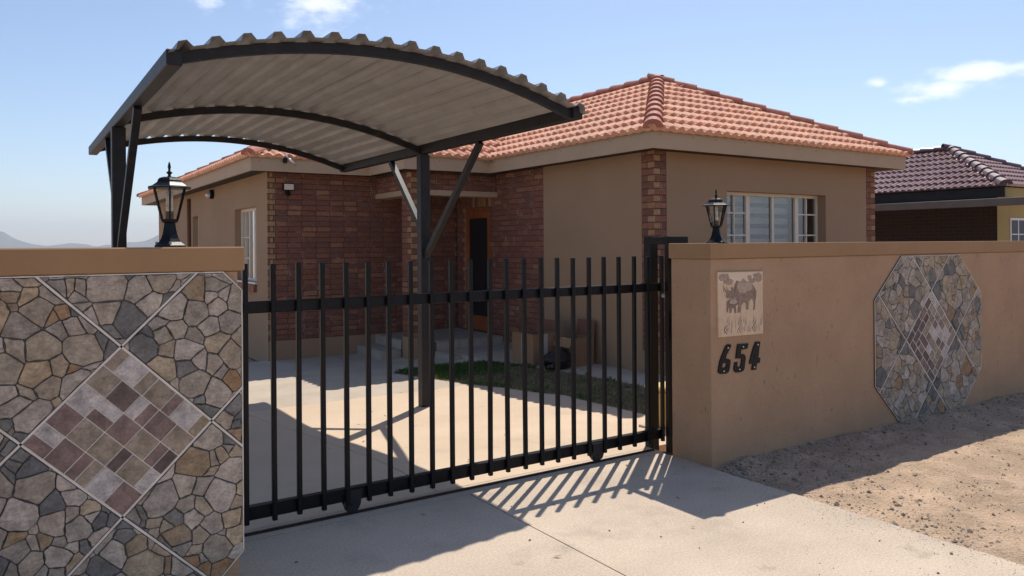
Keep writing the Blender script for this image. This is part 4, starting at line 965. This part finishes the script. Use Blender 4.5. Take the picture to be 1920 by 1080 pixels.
step_tiles('x', 5.19, -1, 9.41, 9.93, GZ, Z1 - .014); step_tiles('y', 9.42, -1, 5.19, XR - .005, GZ, Z1 - .014); top_tiles(5.18, XR - .005, 9.41, 9.93, Z1)
step_tiles('y', 9.93, -1, CX + .33, XR - .005, Z1 + .001, Z2 - .014); top_tiles(CX + .322, XR - .005, 9.92, CY + .31, Z2)
step_tiles('x', CX - .011, -1, CY + .33, YL - .01, Z1 + .001, Z2 - .014); top_tiles(CX - .02, XR - .005, CY + .32, YL - .005, Z2)

# ---- lights on the house and the blind in the front window
fl = thing('flood_light', 'black floodlight with motion sensor on the red brick wall', 'floodlight', (3.46, YL - .05, 2.35))
MB().cbox(3.38, 3.54, YL - .115, YL - .055, 2.42, 2.53, .008).build('housing', 'black', fl)
MB().cbox(3.39, 3.53, YL - .119, YL - .1145, 2.432, 2.518, .002).build('lens', 'lens', fl)
MB().cbox(3.43, 3.49, YL - .055, YL - .010, 2.36, 2.46, .006).build('wall_bracket', 'black', fl)
MB().lathe([(.02, .0), (.03, .015), (.032, .04), (.024, .052)], (3.462, YL - .075, 2.345), 12).build('sensor', 'black', fl, smooth=True)
fs = thing('eave_lamp', 'small silver tube lamp on a black bracket under the left eave', 'lamp', (3.36, MY - .05, 2.80))
MB().cbox(3.31, 3.36, MY - .07, MY - .001, 2.80, 2.875, .006).build('bracket', 'black', fs)
MB().cyl((3.33, MY - .085, 2.90), (3.46, MY - .13, 2.765), .0145, 12).build('tube', 'silver', fs, smooth=True)
bl = thing('bulkhead_light', 'small round light on the brown side wall under the eave', 'wall light', (XL - .05, 14.85, 2.5))
MB().cyl((XL - .001, 14.85, 2.57), (XL - .07, 14.85, 2.57), .085, 16).build('housing', 'black', bl)
MB().lathe([(.075, 0), (.066, -.03), (.04, -.055), (.01, -.062)], (XL - .075, 14.85, 2.57), 14).build('lens', 'white', bl, smooth=True)
bd = thing('roller_blind', 'grey striped roller blind hanging inside the front window', 'blind', (8.63, YR + .26, 1.0))
z = 1.0; k = 0
while z < 2.24:
    h = .082 if k % 2 == 0 else .060
    MB().box(7.62, 9.15, YR + .255, YR + .257, z, min(z + h, 2.25)).build('blind_band', 'blind' if k % 2 == 0 else 'blind_sheer', bd); z += h + .0003; k += 1
MB().cyl((7.62, YR + .27, 2.25), (9.15, YR + .27, 2.25), .025, 12).build('roller', 'white', bd)

KH = Matrix.Translation((0, 0, 1.6)) @ Matrix.Scale(1.07, 4) @ Matrix.Translation((0, 0, -1.6))     # the house at its full size
for o in (hs, fl, fs, bl, bd): o.matrix_basis = KH @ o.matrix_basis

# ================================================================== things by the house wall
def carton(label, x0, x1, y0, y1, z0, h, flaps, group='cardboard boxes by the house wall'):
    t = thing('cardboard_box', label, 'box', ((x0 + x1) / 2, (y0 + y1) / 2, z0), group); w = .006
    b = MB().box(x0, x1, y0, y0 + w, z0, z0 + h).box(x0, x1, y1 - w, y1, z0, z0 + h).box(x0, x0 + w, y0 + w, y1 - w, z0, z0 + h).box(x1 - w, x1, y0 + w, y1 - w, z0, z0 + h).box(x0 + w, x1 - w, y0 + w, y1 - w, z0, z0 + w)
    b.build('box_body', 'card', t)
    for (px, py, qx, qy, ox, oy, oz, m) in flaps:
        MB().add([(px, py, z0 + h), (qx, qy, z0 + h), (qx + ox, qy + oy, z0 + h + oz), (px + ox, py + oy, z0 + h + oz), (px + .004, py + .004, z0 + h), (qx + .004, qy + .004, z0 + h), (qx + ox + .004, qy + oy + .004, z0 + h + oz), (px + ox + .004, py + oy + .004, z0 + h + oz)],
                 [(0, 1, 2, 3), (7, 6, 5, 4), (0, 4, 5, 1), (2, 6, 7, 3), (1, 5, 6, 2), (0, 3, 7, 4)]).build('flap', m, t)
    return t
zb = -.0545
c1 = carton('open cardboard box with pale tape beside the porch steps', 5.98, 6.40, 8.58, 9.10, zb, .42, [(5.98, 9.10, 5.98, 8.58, -.12, 0, .05, 'card'), (6.40, 8.58, 6.40, 9.10, .05, 0, .16, 'card_in')])
MB().box(5.974, 5.9795, 8.80, 8.86, zb + .002, zb + .419).build('tape', 'tape', c1)
MB().box(6.16, 6.22, 8.574, 8.5795, zb + .002, zb + .419).build('tape', 'tape', c1)
c2 = carton('open cardboard box with a raised flap behind the black bag', 6.34, 6.70, 8.16, 8.54, zb, .38, [(6.70, 8.16, 6.70, 8.54, .02, 0, .22, 'card_in'), (6.34, 8.54, 6.34, 8.16, -.06, 0, -.12, 'card')])
MB().box(6.334, 6.3395, 8.32, 8.38, zb + .002, zb + .379).build('tape', 'tape', c2)
bm = bmesh.new(); bmesh.ops.create_icosphere(bm, subdivisions=5, radius=1)
for v in bm.verts:
    p = v.co.copy(); r = 1 + .22 * noise.noise(p * 1.6 + Vector((3, 1, 4))) + .10 * abs(noise.noise(p * 4.1)) + .05 * abs(noise.noise(p * 9))
    v.co = Vector((p.x * .17 * r, p.y * .27 * r, max(-.10, p.z * .125 * r)))
    k = Vector((v.co.x, v.co.y - .17)).length
    if v.co.z > 0: v.co.z += .05 * math.exp(-k * k / .006)
me = bpy.data.meshes.new('bin_bag'); bm.to_mesh(me); bm.free(); me.materials.append(M['bag']); me.polygons.foreach_set('use_smooth', [True] * len(me.polygons))
me.transform(Matrix.Translation((0, 0, .10))); bag = bpy.data.objects.new('bin_bag', me); col.objects.link(bag); bag.location = (6.12, 8.22, -.054); bag.rotation_euler = (0, 0, R(-68))
tag(bag, 'crumpled black bin bag on the paving in front of the boxes', 'bag')

# ================================================================== neighbouring house
NX, NY = 18.0, 7.96
nh = thing('neighbour_house', 'neighbouring house with maroon tiled roof and yellow plaster wall at the right', 'house', (20.5, 12, 0))
nW, nE, nS, nN = NX + .32, 22.0, NY + .32, 19
MB().box(nW, nE, nS, nN, -.2, 2.80).build('wall', 'nwall', nh)
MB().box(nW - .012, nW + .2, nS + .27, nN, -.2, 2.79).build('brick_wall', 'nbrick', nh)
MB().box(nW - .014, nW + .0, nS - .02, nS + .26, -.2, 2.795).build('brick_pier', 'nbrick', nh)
nz = 2.80; nhw = 2.28
nr = MB(); ax2, ay2 = NX + nhw, NY + nhw
def nzr(d): return nz + d * TP
nr.add([(NX, NY, nz - .03), (NX + 2 * nhw, NY, nz - .03), (ax2, ay2, nzr(nhw) - .03)], [(0, 1, 2)]); nr.add([(NX, NY, nz - .03), (ax2, ay2, nzr(nhw) - .03), (ax2, 19, nzr(nhw) - .03), (NX, 19, nz - .03)], [(0, 1, 2, 3)])
nr.add([(NX + 2 * nhw, NY, nz - .03), (NX + 2 * nhw, 19, nz - .03), (ax2, 19, nzr(nhw) - .03), (ax2, ay2, nzr(nhw) - .03)], [(0, 1, 2, 3)])
nro = nr.build('roof', 'deck', nh)
nt_me = MB().add(tv, tf).mesh('roof_tile', 'ntile')
nfaces = [([(NX, NY), (NX + 2 * nhw, NY), (ax2, ay2)], (1, 0), (0, 1), (NX, NY)), ([(NX, 15.2), (NX, NY), (ax2, ay2), (ax2, 15.2)], (0, -1), (1, 0), (NX, 15.2))]
for poly, ex, ey, org in nfaces:
    n = len(poly); cx = sum(p[0] for p in poly) / n; cy = sum(p[1] for p in poly) / n; hp = []
    for i in range(n):
        a, c = poly[i], poly[(i + 1) % n]
        if abs((a[0] - org[0]) * ey[0] + (a[1] - org[1]) * ey[1]) < 1e-6 and abs((c[0] - org[0]) * ey[0] + (c[1] - org[1]) * ey[1]) < 1e-6: continue
        nx, ny = c[1] - a[1], -(c[0] - a[0]); l = math.hypot(nx, ny); nx /= l; ny /= l; d = nx * a[0] + ny * a[1]
        if nx * cx + ny * cy > d: nx, ny, d = -nx, -ny, -d
        hp.append((nx, ny, d))
    E3 = Vector((ex[0], ex[1], 0)); U3 = Vector((ey[0] * cs, ey[1] * cs, sn)); N3 = Vector((-ey[0] * sn, -ey[1] * sn, cs)); O3 = Vector((org[0], org[1], nz - .005))
    for j in range(9):
        for i in range(-1, 26):
            o = O3 + E3 * (i * TW) + U3 * (j * TG - .055); W = [o + E3 * v[0] + U3 * v[1] + N3 * v[2] for v in tv]
            if any(all(a * w.x + c * w.y > d for w in W) for a, c, d in hp): continue
            if all(all(a * w.x + c * w.y <= d + .002 for a, c, d in hp) for w in W):
                inst('roof_tile', nt_me, Matrix(((E3.x, U3.x, N3.x, o.x), (E3.y, U3.y, N3.y, o.y), (E3.z, U3.z, N3.z, o.z), (0, 0, 0, 1))), nro)
            else:
                b = MB()
                for f in tf:
                    p = [tuple(W[q]) for q in f]
                    for a, c, d in hp:
                        p = clip(p, a, c, d)
                        if len(p) < 3: break
                    if len(p) > 2: b.add(p, [tuple(range(len(p)))])
                if b.f: b.build('roof_tile', 'ntile', nro)
ncm = cap_mesh('ncap', .14, .115)
caps((NX, NY, nz), (ax2, ay2, nzr(nhw)), nro, ncm, -.05); caps((NX + 2 * nhw, NY, nz), (ax2, ay2, nzr(nhw)), nro, ncm, -.05); caps((ax2, 15, nzr(nhw)), (ax2, ay2, nzr(nhw)), nro, ncm)
MB().box(NX + .02, NX + .06, NY + .02, 19, nz - .24, nz - .03).build('fascia_board', 'ndark', nh)
MB().box(NX + .0605, NX + 2 * nhw, NY + .02, NY + .06, nz - .24, nz - .03).build('fascia_board', 'nwall', nh)
MB().box(nW - .26, nW - .02, NY + .07, 19, nz - .20, nz - .18).build('soffit', 'ndark', nh)
def nwin(x0, x1, z0, z1):
    w = MB().box(x0, x0 + .05, nS - .02, nS - .002, z0, z1).box(x1 - .05, x1, nS - .02, nS - .002, z0, z1).box(x0 + .05, x1 - .05, nS - .02, nS - .002, z1 - .05, z1).box(x0 + .05, x1 - .05, nS - .02, nS - .002, z0, z0 + .05).build('window', 'white', nh)
    k = x0 + .05
    for i in range(4):
        q = x0 + .05 + (x1 - x0 - .1) * (i + 1) / 4
        MB().box(k + .02, q - .02, nS - .012, nS - .004, z0 + .05, z1 - .05).build('pane', 'blind_sheer', w); MB().box(q - .02, q + .02, nS - .018, nS - .0035, z0 + .05, z1 - .05).build('mullion', 'white', w)
        for zz in (z0 + .38, z0 + .75): MB().box(k + .02, q - .02, nS - .016, nS - .0125, zz - .012, zz + .012).build('glazing_bar', 'white', w)
        k = q
nwin(18.93, 20.4, 1.0, 2.12)
nc = thing('neighbour_carport', 'flat dark carport roof in front of the neighbouring house', 'carport', (17.2, 8.5, 0))
MB().cbox(16.46, 16.54, 5.2, 13.5, 2.30, 2.455, .006).build('edge_beam', 'nbeam', nc)
MB().box(16.5405, nW - .03, 5.2, 13.5, 2.39, 2.43).build('roof_sheet', 'nbeam', nc)
for y in (5.6, 13.2): MB().cbox(16.46, 16.54, y - .04, y + .04, -.2, 2.2995, .004).build('post', 'nbeam', nc)
MB().cbox(16.5405, nW - .03, 5.2, 5.26, 2.26, 2.389, .004).build('end_beam', 'nbeam', nc)

# ================================================================== loose stones, leaf litter, far hills
pb = MB(); rnd = random.Random(5)
oct_v = [(1, 0, 0), (-1, 0, 0), (0, 1, 0), (0, -1, 0), (0, 0, 1), (0, 0, -1)]; oct_f = [(0, 2, 4), (2, 1, 4), (1, 3, 4), (3, 0, 4), (2, 0, 5), (1, 2, 5), (3, 1, 5), (0, 3, 5)]
for k in range(6500):
    u = rnd.random()
    if u < .5: x = 4.2 + rnd.random() ** 1.5 * 6; y = 3.76 - rnd.expovariate(4.0)
    elif u < .68: x = 4.2 + rnd.expovariate(2.2); y = rnd.uniform(2.0, 3.75)
    else: x = rnd.uniform(4.2, 10); y = rnd.uniform(-.5, 3.7)
    if y > 3.765 or y < -1: continue
    if u > .6 and noise.noise(Vector((x * 1.7, y * 1.7, 2))) < -.02: continue
    s = min(.022, .0025 + rnd.expovariate(330)); z = dirt_z(x, y); a = rnd.uniform(0, 3); ca, sa = math.cos(a), math.sin(a)
    sx, sy, sz = s * rnd.uniform(.8, 1.5), s * rnd.uniform(.7, 1.1), s * rnd.uniform(.45, .8)
    vv = [(px * sx * rnd.uniform(.7, 1.2), py * sy * rnd.uniform(.7, 1.2), pz * sz) for px, py, pz in oct_v]
    pb.add([(x + px * ca - py * sa, y + px * sa + py * ca, z + sz * .35 + pz) for px, py, pz in vv], oct_f)
for k in range(170):                                       # grit blown over the concrete
    x = rnd.uniform(.95, 4.15) if rnd.random() < .45 else 4.15 - rnd.expovariate(3.2); y = rnd.uniform(.9, 4.2)
    if x < .95: continue
    s = .0015 + min(.008, rnd.expovariate(520))
    pb.add([(x + px * s * rnd.uniform(.7, 1.4), y + py * s * rnd.uniform(.7, 1.4), s * .5 + pz * s * .6) for px, py, pz in oct_v], oct_f)
for k in range(900):                                       # sand drifted over the slab edge
    y = rnd.uniform(.6, 3.7); x = 4.17 - rnd.expovariate(9) * (1 + .8 * noise.noise(Vector((0, y * 1.3, 4))))
    if x < 3.3: continue
    s_ = rnd.uniform(.001, .0032); pb.add([(x + px * s_ * 1.3, y + py * s_, s_ * .4 + pz * s_ * .5) for px, py, pz in oct_v], oct_f)
struct(pb.build('loose_stones', 'pebble'), 'stuff', 'loose pebbles and grit scattered over the earth and driveway edge')
M['leaf'] = mat('dead_leaf', None, .8, var=.2, nscale=40, bump=0, ramp=[(.14, .09, .05), (.24, .17, .09), (.09, .06, .04), (.3, .22, .12)])
lb = MB()
for k in range(230):
    u = rnd.random()
    if u < .7: x, y = rnd.uniform(4.25, 9.5), rnd.uniform(.3, 3.72); z = dirt_z(x, y) + .006
    else: x, y = rnd.uniform(1.0, 4.1), rnd.uniform(1.2, 9.0); z = .006
    if 4.2 < y < 4.45 or (z > 0 and y > 7.9): continue
    a = rnd.uniform(0, 6.28); l = rnd.uniform(.008, .03); w = l * rnd.uniform(.12, .35); dx, dy = math.cos(a), math.sin(a)
    lb.add([(x - dx * l, y - dy * l, z), (x + dy * w, y - dx * w, z + .003), (x + dx * l, y + dy * l, z + rnd.uniform(0, .01)), (x - dy * w, y + dx * w, z + .002)], [(0, 1, 2), (0, 2, 3)])
struct(lb.build('leaf_litter', 'leaf'), 'stuff', 'dry leaf and twig scraps on the ground')
# hills on the skyline, seven kilometres off
hb = MB(); D = 7000; az0, az1, na = -28, 40, 340
def ridge(a):
    q = Vector((a * .33, 0, 3)); z = .0045 + .0045 * noise.noise(q * .7) + .0030 * noise.noise(q * 2.1) + .0012 * noise.noise(q * 6)
    z += .0145 * math.exp(-((a + .6) / 1.25) ** 2) + .0135 * math.exp(-((a - 9.3) / 1.5) ** 2) + .004 * math.exp(-((a + 4) / 2.5) ** 2)
    return max(.001, z) * D
rows = [(-.16, .0), (.0, .22), (.10, .55), (.2, 1.0), (.35, .7), (.6, .0)]
for i in range(na + 1):
    a = az0 + (az1 - az0) * i / na
    for dr_, hf in rows:
        r = D * (1 + dr_ * .35) * (1 + .02 * noise.noise(Vector((a, dr_ * 7, 0)))); h = ridge(a) * hf * (1 + (.25 * noise.noise(Vector((a * 2, dr_ * 9, 7))) if 0 < hf < 1 else 0)); hb.v.append((math.sin(R(a)) * r, math.cos(R(a)) * r, h - .35))
m = len(rows)
for i in range(na):
    for j in range(m - 1): hb.f.append((i * m + j, (i + 1) * m + j, (i + 1) * m + j + 1, i * m + j + 1)); hb.m.append(0)
struct(hb.build('hills', 'hill', smooth=True))

# the air between here and the hills
HZ = MB().box(-11000, 11000, -11000, 11000, -1.3, 300)
hz = HZ.mesh('haze', 'hill'); hz.materials.clear()
hm = bpy.data.materials.new('pale_air'); hm.use_nodes = True; nt = hm.node_tree; nt.nodes.clear()
ho = N(nt, 'ShaderNodeOutputMaterial'); pv = N(nt, 'ShaderNodeVolumePrincipled'); pv.inputs['Color'].default_value = (.84, .88, 1, 1); pv.inputs['Density'].default_value = .00013; pv.inputs['Anisotropy'].default_value = .2
nt.links.new(pv.outputs[0], ho.inputs['Volume']); hz.materials.append(hm)
hzo = bpy.data.objects.new('haze', hz); col.objects.link(hzo); hzo['kind'] = 'stuff'; hzo['label'] = 'thin haze over the plain before the hills'
